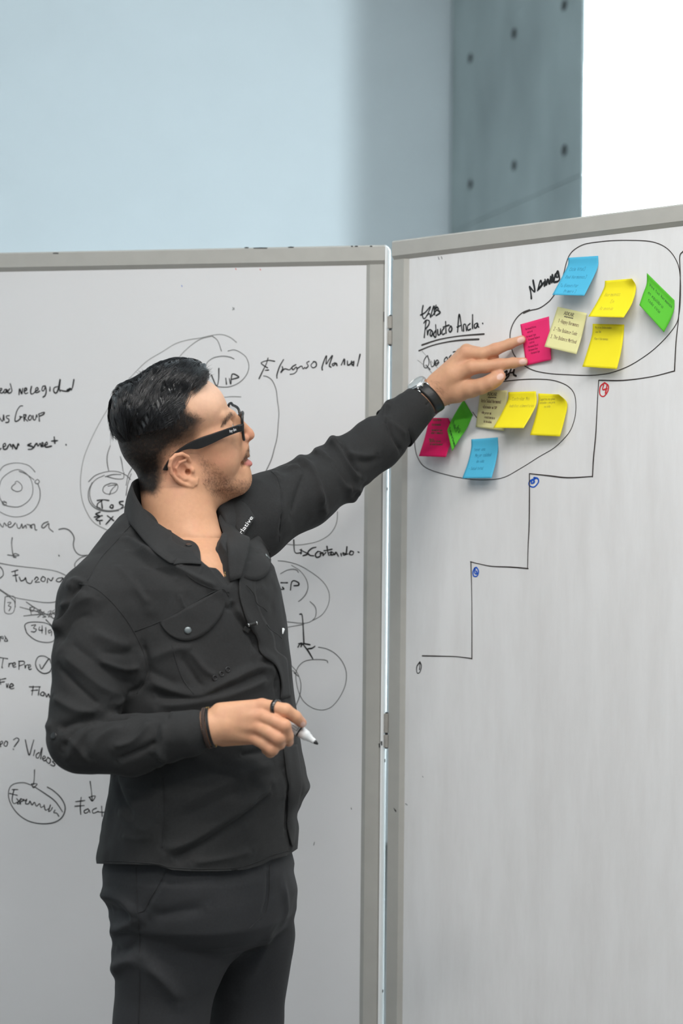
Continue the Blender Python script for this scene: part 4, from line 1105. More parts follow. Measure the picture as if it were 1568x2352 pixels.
T_ += [cone(HIPF, P(562, 2352, 2.90), .075, .0610, .012), cone(P(562, 2352, 2.90), KF, .0610, .060, .02), cone(KF, AF, .060, .048, .02)]
PANTS = T_
MAN = empty('person', (float(SH_R[0] + SH_L[0]) / 2, TY, 0.0), 'man in black shirt and trousers pointing at a pink note, marker in other hand', 'person')

# ---- skin
t_body = surface_nets(BODY, 0.0017)
V, F = t_body
V = relax(V, F, 2, 0.45)
SKIN = np.array([0.62, 0.335, 0.20])
C = np.tile(SKIN, (len(V), 1))
def mixc(C, m, c):
    return C * (1 - m[:, None]) + np.asarray(c)[None] * m[:, None]
uu, vv, ss = to_head(V)
inhead = np.linalg.norm(V - H0, axis=1) < 0.26
n1 = vnoise(V, 90, 1); n2 = vnoise(V, 420, 2); n3 = vnoise(V, 30, 3)
C = C * (0.95 + 0.10 * n3)[:, None]
C = mixc(C, 0.35 * sstep(.5, .9, n1), (0.62, 0.31, 0.20))
# warmer nose, ears, cheeks
def blob(u, v, r): return np.exp(-((uu - u) ** 2 + (vv - v) ** 2) / r ** 2) * inhead
C = mixc(C, .55 * blob(575, 998, 18) + .35 * blob(500, 1040, 50) * (.4 + .6 * n1) + .5 * blob(410, 1075, 34), (0.66, 0.27, 0.18))
C = mixc(C, np.clip(.5 * blob(470, 910, 55), 0, 1), (0.74, 0.50, 0.38))
# lips
lip = poly_sd(uu, vv, pts('575,1046 586,1050 588,1064 582,1069 566,1067 560,1064 567,1057 571,1051'))
C = mixc(C, (1 - sstep(-1.5, 2.0, lip)) * inhead, (0.55, 0.20, 0.17))
# cropped hair fade on sides and nape
FADE = pts('478,878 434,905 429,926 436,942 455,950 473,963 463,985 459,1001 456,1014 452,1032 440,1041 420,1036 402,1042 391,1054 387,1080 384,1105 374,1130 358,1144 340,1142 300,1155 230,1000 230,820 420,790')
fd = poly_sd(uu, vv, FADE)
LONGB = pts('470,890 440,925 432,950 410,975 391,991 337,1003 297,1014 240,1030 200,900 300,780 480,800')
ld = poly_sd(uu, vv, LONGB)
edge = 1 - sstep(-20, 4, fd + 6 * (n2 - .5))
dens = np.clip(1.08 - sstep(6, 52, ld) * .58 + sstep(400, 345, uu) * .56, 0, 1)
speck = 0.93 + 0.14 * (n2 - .5)
C = mixc(C, np.clip(edge * dens * speck * 1.07, 0, .985) * inhead, (0.006, 0.0055, 0.0055))
# stubble beard, moustache, brows
BEARD = pts('452,1038 468,1046 492,1062 510,1080 530,1093 552,1101 570,1097 583,1092 588,1106 578,1124 552,1142 515,1145 484,1137 468,1116 459,1085')
bd_ = 1 - sstep(-18, 4, poly_sd(uu, vv, BEARD))
C = mixc(C, np.clip(bd_ * (.16 + .30 * sstep(.35, .8, n2) + .2 * (n1 - .5)), 0, .5) * inhead, (0.10, 0.048, 0.028))
MOU = pts('572,1020 579,1026 578,1042 570,1052 562,1062 556,1074 553,1066 560,1050 566,1036')
mo = 1 - sstep(-2.5, 2.5, poly_sd(uu, vv, MOU))
C = mixc(C, np.clip(mo * (.2 + .4 * n2), 0, .6) * inhead, (0.05, 0.03, 0.022))
BROW = pts('531,944 534,950 522,966 510,981 506,980 515,960 526,946')
bw = 1 - sstep(-2, 2, poly_sd(uu, vv, BROW))
C = mixc(C, np.clip(bw * (.2 + .4 * n2), 0, .6) * inhead, (0.03, 0.02, 0.016))
# knuckle redness and nails
def near(p, r): return np.exp(-np.sum((V - p) ** 2, 1) / r ** 2)
for p in (L_INDEX[0][0], L_INDEX[2][0], L_MID[0][0], L_MID[2][0], R_INDEX[0][0], R_MID[0][0], R_MID[2][0], R_RING[0][0], R_RING[2][0], R_PINK[0][0], R_PINK[2][0], L_THUMB[2][0]):
    C = mixc(C, .38 * near(p, .014), (0.60, 0.24, 0.15))
def tint(p, r, w, c):
    global C
    C = mixc(C, w * (1 - sstep(r * .75, r, np.linalg.norm(V - p, axis=1))), c)
for fg in (L_INDEX, L_MID, R_INDEX, R_MID, L_THUMB): tint(fg[-1][0], .014, .35, (0.68, 0.33, 0.25))
toc = np.array([0, -1.0, 0.15])
def nail(fg, w, ln, back=.0015):
    global C, V
    p = fg[-1][0]; ax = fg[-1][0] - fg[-2][0]; ax /= np.linalg.norm(ax)
    d = (CAM - p); d -= ax * (d @ ax); d /= np.linalg.norm(d); sd = np.cross(ax, d)
    q = V - (p - ax * back)
    x, y, z = q @ ax, q @ sd, q @ d
    m = (1 - sstep(.85, 1.05, np.sqrt((x / ln) ** 2 + (y / w) ** 2) ** 1.0)) * (z > 0)
    C = mixc(C, .8 * m, (0.80, 0.56, 0.50))
    V = V - d * (m * .0004)[:, None]
nail(L_INDEX, .0055, .0075); nail(L_MID, .0055, .0075); nail(L_THUMB, .0055, .007); nail(R_INDEX, .004, .006)
M_SKIN = mat('skin', tuple(SKIN), rough=0.5, spec=0.32, attr='Col', sss=0.12, noise=0.04, nscale=160, bump=0.10, bscale=900)
body = np_mesh('body', V, F, M_SKIN, MAN, C)
print('BODY', len(V))
if False:
    lab = np.arange(len(V)); e = np.concatenate([F[:, [0, 1]], F[:, [1, 2]], F[:, [2, 3]]])
    for _ in range(3000):
        m = np.minimum(lab[e[:, 0]], lab[e[:, 1]]); l2 = lab.copy(); np.minimum.at(l2, e[:, 0], m); np.minimum.at(l2, e[:, 1], m); l2 = l2[l2]
        if (l2 == lab).all(): break
        lab = l2
    for k, c in zip(*np.unique(lab, return_counts=True)): print('ISLAND', c, V[lab == k].mean(0), project(V[lab == k].mean(0)))
BODY_HEAD = BODY[:N_HEAD]
# ---- shirt with traced folds
def trace(prims, txt, tr=(0, 0, 1.0), n=6):
    p = spline(pts(txt, tr), n)
    Q, ok = march(prims, p)
    return Q[ok]
Z4 = (100, 1150, 2.613); Z5 = (200, 1700, 2.904); ZA = (560, 880, 3.564); ZV = (500, 1160, 7.127)
def folds(V, F, prims, table):
    N = vnormals(V, F)
    D = np.zeros(len(V))
    for amp, w, tr, txt in table:
        L = trace(prims, txt, tr)
        if len(L) < 2: continue
        c = L.mean(0); R = np.linalg.norm(L - c, axis=1).max() + 4 * w
        idx = np.where(np.linalg.norm(V - c, axis=1) < R)[0]
        if not len(idx): continue
        d = seg_dist(V[idx], L)
        ln = np.zeros(len(idx))
        # taper towards the ends of the fold
        e = np.minimum(np.linalg.norm(V[idx] - L[0], axis=1), np.linalg.norm(V[idx] - L[-1], axis=1))
        w = w * .72
        D[idx] += 2.0 * amp * np.exp(-(d / w) ** 1.6) * sstep(0, 3.0 * w, e + w * .8)
    return V + N * D[:, None]
mm = 0.001
def bumps(V, F, table):
    """rounded puckers seen on the outline: pixel, height, radius in pixels"""
    N = vnormals(V, F); q = project(V); D = np.zeros(len(V))
    for u, v, a, r in table: D += a * np.exp(-((q[:, 0] - u) ** 2 + (q[:, 1] - v) ** 2) / r ** 2)
    return V + N * D[:, None]
SF = [  # amplitude, width (m), picture transform, traced fold
 (4 * mm, .010, Z4, '480,215 620,300 780,395 920,470 1040,525'), (-2.5 * mm, .012, Z4, '500,290 640,390 800,470'), (2.0 * mm, .010, Z4, '420,380 560,520 640,640'), (-1.5 * mm, .010, Z4, '520,430 640,600'),
 # right sleeve
 (3.5 * mm, .012, Z4, '75,790 140,690 230,600 330,580'), (-2.5 * mm, .010, Z4, '90,860 190,720 300,680'), (3.0 * mm, .014, Z4, '110,920 230,1020 350,1120 470,1170'), (-2.2 * mm, .012, Z4, '150,850 300,960 460,1080 560,1110'),
 (2.5 * mm, .012, Z4, '280,780 420,850 540,880'), (-2.0 * mm, .010, Z4, '320,900 450,920 560,900'), (3.0 * mm, .010, Z4, '60,1180 200,1260 330,1270'), (3 * mm, .010, Z4, '400,1200 440,1220 480,1180'),
 (-5 * mm, .009, Z4, '80,1370 270,1312 420,1298 520,1290'), (3.0 * mm, .009, Z4, '150,1560 210,1440 300,1340'), (-2.5 * mm, .008, Z4, '110,1500 190,1390 280,1330'), (2.5 * mm, .010, Z4, '280,1540 330,1430 480,1350'),
 (-2.0 * mm, .008, Z4, '650,1520 670,1420 690,1330'), (2.5 * mm, .008, Z4, '700,1560 715,1450 720,1340'), (3 * mm, .010, Z5, '430,30 520,130 500,170'), (-2 * mm, .008, Z5, '540,60 520,180'),
 # chest and waist
 (3.5 * mm, .012, Z4, '630,1080 800,1150 930,1170 1080,1100 1260,1010 1370,1000'), (-4.0 * mm, .010, Z4, '660,1170 800,1185 950,1180 1150,1110 1330,1030'), (3.5 * mm, .013, Z4, '680,1230 850,1215 1050,1180 1200,1130 1340,1070'),
 (2.5 * mm, .012, Z4, '620,960 760,900 900,880'), (-2.0 * mm, .010, Z4, '610,1010 700,1060 820,1120'), (3 * mm, .010, Z4, '1140,620 1190,700 1270,800'), (-4 * mm, .008, Z4, '1130,600 1160,690 1240,800 1290,900'), (3.5 * mm, .010, Z4, '1270,930 1340,950 1400,1080'),
 (-3 * mm, .008, Z4, '1290,950 1370,1000 1400,1150'),
 (4.5 * mm, .014, Z5, '520,745 700,670 860,570 1020,470 1230,310'), (-4.0 * mm, .012, Z5, '560,800 720,720 880,620 1040,520 1230,360'), (2.5 * mm, .014, Z5, '620,440 820,340 1020,240 1240,150'), (-2.0 * mm, .014, Z5, '620,520 850,420 1060,320'),
 (2.5 * mm, .012, Z5, '200,470 300,540 380,600 480,560'), (-2.5 * mm, .010, Z5, '190,260 230,400 320,540'), (2.0 * mm, .012, Z5, '210,300 300,330 500,330'), (-1.5 * mm, .008, Z5, '505,250 510,500 500,700'), (3 * mm, .010, Z5, '1300,20 1330,200 1340,360'), (-3 * mm, .008, Z5, '1320,200 1345,400 1330,620'),
 (-4 * mm, .007, Z4, '70,760 120,690 190,560 240,490'), (4 * mm, .008, Z4, '165,500 200,485 260,500'), (-3 * mm, .006, Z4, '590,860 620,960 600,1090 500,1170'), (3 * mm, .008, Z4, '100,640 180,600 260,540'), (2.5 * mm, .007, Z4, '330,960 480,1010 590,1000'), (-2.5 * mm, .007, Z4, '90,1000 220,1130 340,1230'),
 (2 * mm, .007, Z4, '120,1420 200,1470 260,1560'), (3 * mm, .007, Z4, '420,1480 540,1440 640,1330'), (-3 * mm, .007, Z4, '440,1560 580,1500 690,1440'), (2 * mm, .006, Z4, '820,560 850,640 900,690'), (-2 * mm, .006, Z4, '1000,560 1090,640 1140,640'), (2.5 * mm, .008, Z4, '880,900 960,1010 1040,1060'), (-2.2 * mm, .007, Z4, '820,930 900,1050 960,1130'),
 (-3 * mm, .007, Z5, '1020,100 1150,80 1260,40'), (2.5 * mm, .009, Z5, '700,820 900,790 1100,740'), (2 * mm, .008, Z5, '230,640 330,660 430,640'),
 # left sleeve
 (5 * mm, .010, ZA, '725,455 790,560 860,680 960,795'), (-5 * mm, .008, ZA, '790,490 860,620 950,765'), (3.5 * mm, .010, ZA, '830,540 900,590 1010,600 1090,580'), (4 * mm, .010, ZA, '600,550 700,640 800,780 880,890'), (-3.5 * mm, .008, ZA, '690,620 790,760 860,850'),
 (4 * mm, .010, ZA, '430,640 520,660 580,760 640,1000'), (-3 * mm, .009, ZA, '470,660 480,760 440,900 390,1080'), (3 * mm, .010, ZA, '340,690 460,700 470,800'), (4 * mm, .009, ZA, '1130,150 1160,200 1160,330'), (-3 * mm, .006, ZA, '1180,190 1170,320 1230,460 1290,560'),
 (2.5 * mm, .009, ZA, '1190,300 1260,370 1330,430'), (-2.5 * mm, .010, ZA, '900,620 1000,640 1120,600'), (3 * mm, .010, ZA, '250,720 300,860 310,1100'), (-3 * mm, .008, ZA, '290,780 320,950 300,1250'), (2.5 * mm, .010, ZA, '600,850 640,1010 680,1080'), (3 * mm, .009, ZA, '880,860 940,870 920,930'),
]
V, F = surface_nets(SHIRT, 0.0021)
V = relax(V, F, 2, .5)
V = V + vnormals(V, F) * ((vnoise(V * np.array([1, 1, .6]), 22, 5) - .5) * .0045 + (vnoise(V, 55, 6) - .5) * .0018)[:, None]
V = folds(V, F, SHIRT, SF)
V = bumps(V, F, [(128, 1436, .0065, 16), (136, 1464, -.004, 12), (166, 1344, .005, 14), (112, 1668, .004, 12), (893, 926, .006, 12), (862, 950, -.004, 10), (764, 1010, .006, 11), (745, 1022, -.004, 8), (728, 1036, .004, 8), (690, 1054, .006, 14), (655, 1078, -.003, 10), (810, 1148, .005, 12), (838, 1120, -.004, 10), (704, 1808, .006, 22), (685, 1872, -.006, 18), (232, 1965, .003, 20)])
# trim below the curved hem
hz_u = pts('200,1983 232,1984 300,1985 360,1987 395,1998 450,2001 500,2001 560,1998 600,1987 620,1976 660,1965 690,1945')
pu = project(V)
hem_v = np.interp(pu[:, 0], hz_u[:, 0], hz_u[:, 1])
front = (V[:, 1] < TY + .05) | (pu[:, 0] > 610)
keepv = np.where(front, pu[:, 1] < hem_v, pu[:, 1] < 1990)
low = ~keepv
V = V.copy()
# pull vertices below the hem up to it so the edge stays clean
over = np.where(front, pu[:, 1] - hem_v, pu[:, 1] - 1990) * (V[:, 1] / FPX)
V[low, 2] += over[low]
M_SHIRT = mat('black_shirt_cotton', (0.0275, 0.0278, 0.0285), rough=0.8, spec=0.16, sheen=0.04, noise=0.10, nscale=320, bump=0.22, bscale=1400)
M_SHIRT2 = M_SHIRT
shirt = np_mesh('shirt', V, F, M_SHIRT, MAN)
SHIRT_V, SHIRT_F = V, F
print('SHIRT', len(V))

# ---- trousers and shoes
PF = [(4 * mm, .012, Z5, '110,1030 220,1060 330,1180'), (4 * mm, .012, Z5, '140,1280 240,1250 340,1180'), (4 * mm, .012, Z5, '175,1520 250,1480 350,1460'), (-3 * mm, .012, Z5, '150,1130 240,1160 330,1230'), (-3 * mm, .010, Z5, '180,1400 260,1400 350,1330'),
      (3.5 * mm, .014, Z5, '370,1480 520,1620 620,1750'), (3 * mm, .016, Z5, '1240,1250 1150,1450 1000,1700'), (-2.5 * mm, .014, Z5, '420,1180 600,1150 800,1120'), (2.5 * mm, .012, Z5, '1300,950 1330,1100 1330,1200'), (-3 * mm, .010, Z5, '1215,850 1210,1050 1170,1180'),
      (-2 * mm, .006, Z5, '530,860 460,1020 390,1130'), (2 * mm, .008, Z5, '545,870 480,1010 410,1130')]
V, F = surface_nets(PANTS, 0.0035)
V = relax(V, F, 2, .5)
V = V + vnormals(V, F) * ((vnoise(V * np.array([1, 1, .5]), 14, 8) - .5) * .006)[:, None]
V = folds(V, F, PANTS, PF)
V = bumps(V, F, [(238, 2056, .0035, 16), (252, 2090, -.003, 14), (246, 2140, .0042, 18), (262, 2168, -.002, 12), (260, 2228, .0035, 14), (266, 2252, -.0015, 10), (680, 2044, .003, 20), (678, 2000, -.002, 14)])
M_PANTS = mat('black_trouser_twill', (0.0300, 0.0308, 0.0335), rough=0.75, spec=0.18, sheen=0.03, noise=0.10, nscale=300, bump=0.18, bscale=1500)
trousers = np_mesh('trousers', V, F, M_PANTS, MAN)
M_SHOE = mat('black_shoe_leather', (0.012, 0.012, 0.012), rough=0.35)
M_SOLE = mat('shoe_sole', (0.03, 0.03, 0.03), rough=0.8)
for a in (AN, AF):
    dv = np.array([.95, -.3, 0]); dv /= np.linalg.norm(dv)
    g0 = np.array([a[0], a[1], 0.0])
    sp = [cone(g0 - dv * .035 + [0, 0, .045], g0 + dv * .12 + [0, 0, .036], .036, .030, .02), cone(g0 + dv * .10 + [0, 0, .036], g0 + dv * .18 + [0, 0, .032], .034, .024, .02), cone(g0 + [0, 0, .05], g0 + [0, 0, .11], .036, .040, .02)]
    Vs, Fs = surface_nets(sp, .004)
    Vs[:, 2] = np.maximum(Vs[:, 2], .012)
    sh = np_mesh('shoe', Vs, Fs, M_SHOE, MAN)
    so = MB()
    L = [g0 + dv * (-.07 + .29 * t) + np.cross([0, 0, 1], dv) * sg * w for sg, seq in ((1, (0, .1, .35, .6, .8, .95, 1)), (-1, (1, .95, .8, .6, .35, .1, 0))) for t, w in [(t, .012 + .030 * math.sin(math.pi * min(1, .18 + t * .75)) ** .7) for t in seq]]
    n_ = len(L)
    so.add([p + np.array([0, 0, 0.0]) for p in L] + [p + np.array([0, 0, .014]) for p in L], [tuple(range(n_ - 1, -1, -1)), tuple(range(n_, 2 * n_))] + [(i, (i + 1) % n_, n_ + (i + 1) % n_, n_ + i) for i in range(n_)])
    put(so.build('sole', M_SOLE), sh)
# ------------------------------------------------------------------ details placed on the finished surfaces
from mathutils.bvhtree import BVHTree
def bvh_of(o):
    me = o.data
    V = np.empty(len(me.vertices) * 3, np.float32); me.vertices.foreach_get('co', V); V = V.reshape(-1, 3)
    return BVHTree.FromPolygons(V.tolist(), [tuple(p.vertices) for p in me.polygons])
def mesh_bvh(V, F): return BVHTree.FromPolygons(V.tolist(), F.tolist())
SB = mesh_bvh(SHIRT_V, SHIRT_F)
BB = bvh_of(body)
def hit(bv, u, v, off=0.0):
    d = ray(u, v); d = d / np.linalg.norm(d)
    h = bv.ray_cast(Vector(CAM), Vector(d), 6.0)
    if h[0] is None: return None, None
    n = np.array(h[1]); n = n / np.linalg.norm(n)
    if n @ d > 0: n = -n
    return np.array(h[0]) + n * off, n
def hits(bv, uv, off=0.0):
    out = []; last = None
    for u, v in uv:
        p, n = hit(bv, u, v, off)
        if p is None: p = last
        if p is None: continue
        last = p; out.append(p)
    return np.array(out)
def resample(p, n):
    p = np.asarray(p, float); d = np.r_[0, np.cumsum(np.linalg.norm(np.diff(p, axis=0), axis=1))]
    t = np.linspace(0, d[-1], n)
    return np.stack([np.interp(t, d, p[:, k]) for k in range(p.shape[1])], 1)
def smooth_grid(G, it=2):
    for _ in range(it):
        A = G.copy()
        A[1:-1] = .5 * G[1:-1] + .25 * (G[:-2] + G[2:])
        G = A.copy(); A[:, 1:-1] = .5 * G[:, 1:-1] + .25 * (G[:, :-2] + G[:, 2:]); G = A
    return G
def patch(name, bv, top, bot, off, thick, m, parent, nu=22, nv=10, bulge=0.0, lift_end=0.0, tr=(0, 0, 1.0), it=2):
    """cloth piece lying on a surface between two traced edges"""
    a = resample(spline(pts(top, tr), 8), nu); b = resample(spline(pts(bot, tr), 8), nu)
    G = np.zeros((nv, nu, 3)); last = None
    for i in range(nv):
        t = i / (nv - 1)
        for j in range(nu):
            q = a[j] * (1 - t) + b[j] * t
            p, n = hit(bv, q[0], q[1])
            if p is None: p, n = last
            last = (p, n)
            G[i, j] = p + n * (off + bulge * math.sin(math.pi * t) + lift_end * t)
    G = smooth_grid(G, it)
    mb = MB(); mb.grid(G, 0.0)
    o = mb.build(name, m, parent, True)
    fix_normals(o)
    s = o.modifiers.new('cloth thickness', 'SOLIDIFY'); s.thickness = thick; s.offset = 0
    return o, G
def strip(name, bv, txt, tr, width, off, m, parent, n=None):
    """narrow seam line following a surface"""
    p = spline(pts(txt, tr), 8); mb = MB()
    Q, Ns = [], []
    for u, v in p:
        a, nn = hit(bv, u, v, off)
        if a is not None: Q.append(a); Ns.append(nn)
    Q = np.array(Q)
    for _ in range(2):
        if len(Q) > 4: Q[1:-1] = .5 * Q[1:-1] + .25 * (Q[:-2] + Q[2:])
    mb.tube(Q, width / 2, 5)
    return mb.build(name, m, parent, True)
def disc(name, bv, u, v, r, h, m, parent, prof=None, off=0.0):
    p, n = hit(bv, u, v, off)
    mb = MB(); mb.lathe(p, n, prof or [(-.001, r), (h * .6, r), (h, r * .8), (h, r * .25)], 18)
    return mb.build(name, m, parent, True), p, n

M_SEAM = mat('shirt_seam', (0.026, 0.0265, 0.0275), rough=0.8, spec=0.2)
M_SNAP = mat('gunmetal_snap', (0.16, 0.18, 0.185), rough=0.35, metal=0.7)
M_BTN = mat('black_button', (0.015, 0.015, 0.016), rough=0.3)
M_WHITE = mat('white_print', (0.82, 0.83, 0.84), rough=0.6)

# yoke, armhole and side seams
for txt, tr in (('545,785 700,725 880,625 1060,530 1110,575', Z4), ('215,500 300,520 400,600 500,720 570,840 610,950 612,1050 560,1160', Z4), ('520,150 430,250 340,350 265,480', Z4), ('220,720 275,775 300,900 305,1100 290,1300', ZA),
                ('770,870 800,980 840,1080 900,1160', Z4), ('505,250 512,500 500,720', Z5)):
    o = strip('seam', SB, txt, tr, .0016, .0002, M_SEAM, shirt)
o = strip('hem_seam', SB, '100,805 300,812 480,828 560,850 800,858 1000,850 1150,805 1220,770 1350,735', Z5, .0016, .0003, M_SEAM, shirt)
# pocket flaps with snaps
flap, _ = patch('pocket_flap', SB, '700,728 790,680 880,627 980,575 1062,532', '705,740 760,812 870,846 1000,772 1084,640 1066,540', .0016, .0016, M_SHIRT, shirt, tr=Z4, lift_end=.0015)
disc('snap', bvh_of(flap), 431, 1448, .0056, .0022, M_SNAP, flap, off=.001)
flap2, _ = patch('pocket_flap', SB, '480,640 560,560 650,500 730,590 820,700', '345,1165 440,1215 630,1240 790,1130 858,900 825,720', .0016, .0016, M_SHIRT, shirt, tr=ZV, lift_end=.001)
disc('snap', bvh_of(flap2), 611.5, 1279, .0056, .0022, M_SNAP, flap2, off=.001)
for u, v in ((493, 1557), (508.5, 1548), (523, 1538)):
    p, n = hit(SB, u, v, .0004)
    mb = MB(); a = np.cross(n, [0, 0, 1.0]); a /= np.linalg.norm(a); b = np.cross(n, a)
    mb.tube([p + .0037 * (a * math.cos(t) + b * math.sin(t)) for t in np.linspace(0, 2 * math.pi, 19)], .0011, 6, False)
    mb.build('eyelet', M_SNAP if False else M_BTN, shirt, True)
disc('button', SB, 124, 1690, .0055, .0018, M_BTN, shirt)
# front placket of the open side
for txt in ('556,1292 548,1322 545,1346 548,1374 556,1406 570,1434 588,1463 593,1482 592,1498 606,1509 626,1521 637,1546 643,1582 640,1606', '648,1715 655,1770 660,1800 658,1850 657,1905 666,1944'):
    e = resample(spline(pts(txt), 8), 34)
    rr = np.array([[min(q[0] + 40, np.interp(q[1], [r[0] for r in SHIRT_ROWS], [r[2] for r in SHIRT_ROWS]) - 7), q[1] - 6] for q in e])
    top = ' '.join('%.1f,%.1f' % tuple(q) for q in e[::3]); bot = ' '.join('%.1f,%.1f' % tuple(q) for q in rr[::3])
    patch('placket', SB, top, bot, .0036, .0012, M_SHIRT, shirt, nu=40, nv=8, lift_end=-.0034, it=1)
# white care tag at the front edge
tg, _ = patch('white_tag', SB, '643,1443 645.5,1443 648.3,1446', '643,1457 644.2,1457 645.2,1455', .004, .0008, M_WHITE, shirt, nu=5, nv=4, it=0)

# collar: stand, near leaf, far leaf, open facing
def PW(rows): return np.array([P(u, v, Y) for u, v, Y in rows])
def hS(u, v, off): return hit(SB, u, v, off)[0]
top_edge = spline(PW([(436, 1250, 2.782), (420, 1240, 2.778), (380, 1214, 2.775), (345, 1189, 2.785), (320, 1157, 2.805), (304, 1124, 2.835), (306, 1106, 2.865), (335, 1098, 2.905), (400, 1118, 2.945), (470, 1148, 2.955), (522, 1160, 2.94)]), 8)
o1, o2, o3, o4 = [hS(u, v, .004) for u, v in ((396, 1297), (362, 1275), (330, 1249), (301, 1209))]
outer = spline(np.array([hS(398, 1296, .004), o1, o2, o3, o4, P(288, 1192, 2.845), P(288, 1186, 2.885), P(320, 1190, 2.945), P(400, 1200, 2.985), P(480, 1190, 3.0), P(560, 1190, 2.975)]), 8)
ta, oa = resample(top_edge, 60), resample(outer, 60)
G = np.zeros((9, 60, 3)); ctr = P(405, 1180, 2.87)
for i in range(9):
    t = i / 8
    q = ta * (1 - t) + oa * t
    od = q - ctr; od[:, 2] *= .2; od /= np.linalg.norm(od, axis=1)[:, None]
    G[i] = q + od * (.007 * math.sin(math.pi * min(1, t * 1.15)) + .002)[..., None] if False else q + od * (.0028 * math.sin(math.pi * t))
mb = MB(); mb.grid(G); col = mb.build('collar', M_SHIRT, shirt, True); fix_normals(col)
m_ = col.modifiers.new('cloth thickness', 'SOLIDIFY'); m_.thickness = .0018; m_.offset = 0
G = np.zeros((6, 60, 3))
for i in range(6):
    t = i / 5; q = ta.copy(); od = q - ctr; od[:, 2] = 0; od /= np.linalg.norm(od, axis=1)[:, None]
    G[i] = q - od * (.001 + .004 * t) - np.array([0, 0, .040 * t])
mb = MB(); mb.grid(G); o = mb.build('collar_stand', M_SHIRT, shirt, True); fix_normals(o)
m_ = o.modifiers.new('cloth thickness', 'SOLIDIFY'); m_.thickness = .0016; m_.offset = 0
# tab with the neck button
def free_patch(name, A, Bc, m, parent, n=18, rows=7, bulge=.003, thick=.0016):
    a, b = resample(spline(np.array(A), 6), n), resample(spline(np.array(Bc), 6), n)
    G = np.array([a * (1 - t) + b * t for t in np.linspace(0, 1, rows)])
    nn = np.cross(np.gradient(G, axis=0), np.gradient(G, axis=1)); nn /= np.linalg.norm(nn, axis=2)[..., None] + 1e-9
    sg = -1 if (nn.mean((0, 1)) @ (CAM - G.mean((0, 1)))) < 0 else 1
    w = np.sin(np.pi * np.linspace(0, 1, rows))[:, None, None] * np.sin(np.pi * np.linspace(0.1, .9, n))[None, :, None]
    G = G + nn * sg * bulge * w
    mb = MB(); mb.grid(G); o = mb.build(name, m, parent, True); fix_normals(o)
    s = o.modifiers.new('cloth thickness', 'SOLIDIFY'); s.thickness = thick; s.offset = 0
    return o, G
def h1(u, v, off):
    """first surface, cloth or skin, lifted towards the camera"""
    c = [h[0] for h in (hit(SB, u, v), hit(BB, u, v)) if h[0] is not None]
    p = min(c, key=lambda q: np.linalg.norm(q - CAM))
    d = CAM - p
    return p + d / np.linalg.norm(d) * off
tab, _ = free_patch('collar_tab', [h1(422, 1241, .007), h1(440, 1243, .007), h1(453, 1253, .007), h1(459, 1268, .006)], [h1(398, 1296, .006), h1(418, 1294, .006), h1(440, 1294, .006), h1(462, 1296, .006)], M_SHIRT, shirt, bulge=.001)
TB = bvh_of(tab)
disc('button', TB, 433, 1254, .0050, .0018, M_BTN, tab, off=.001)
edge_o, _ = free_patch('front_edge', [h1(456, 1272, .003), h1(463, 1295, .003), h1(482, 1304, .003), h1(499, 1308, .003), h1(524, 1340, .003)], [h1(410, 1298, .001), h1(430, 1322, .0006), h1(455, 1340, .0006), h1(490, 1354, .0006), h1(526, 1362, .0006)], M_SHIRT, shirt, 22, bulge=.0)
fac, _ = free_patch('open_facing', [P(522, 1160, 2.935), P(502, 1188, 2.885), P(510, 1218, 2.85), hS(521, 1262, .004), hS(526, 1300, .003), hS(528, 1338, .002)], [P(545, 1160, 2.935), P(556, 1200, 2.905), P(557, 1228, 2.88), hS(565, 1252, .012), hS(557, 1288, .011), hS(546, 1330, .008)], M_SHIRT, shirt, 26, 9, .004)
leaf, LG_ = free_patch('collar_leaf', [P(520, 1154, 2.925), P(545, 1144, 2.925), P(566, 1160, 2.915), P(586, 1190, 2.900)], [P(524, 1178, 2.905), P(534, 1202, 2.89), P(545, 1222, 2.875), P(557, 1233, 2.868)], M_SHIRT, shirt, 18, 9, .005)
# white lettering on the collar leaf
fc = bpy.data.curves.new('lettering', 'FONT'); fc.body = 'rlative'; fc.size = 1.0; fc.resolution_u = 3
fo = bpy.data.objects.new('lettering', fc); COL.objects.link(fo)
bpy.context.view_layer.update()
me = bpy.data.meshes.new_from_object(fo.evaluated_get(bpy.context.evaluated_depsgraph_get()))
bpy.data.objects.remove(fo)
tv = np.array([v.co[:] for v in me.vertices]); w_ = tv[:, 0].max()
LBV = bvh_of(leaf)
a0, a1 = np.array([554.0, 1229.0]), np.array([580.0, 1190.0]); ax = (a1 - a0) / np.linalg.norm(a1 - a0); up = np.array([ax[1], -ax[0]])
Lc = LG_.mean((0, 1)); Ln = CAM - Lc; Ln /= np.linalg.norm(Ln)
NV = []
for x, y, _z in tv:
    q = a0 + ax * (x / w_) * np.linalg.norm(a1 - a0) + up * (y * 13.5 - 1)
    p, n = hit(LBV, q[0], q[1], .0018)
    NV.append(on_plane(q[0], q[1], Lc + Ln * .002, Ln) if p is None else p)
o = wobj('lettering', np.array(NV), [tuple(p.vertices) for p in me.polygons], M_WHITE, shirt)
o['label'] = 'white lettering on the collar'

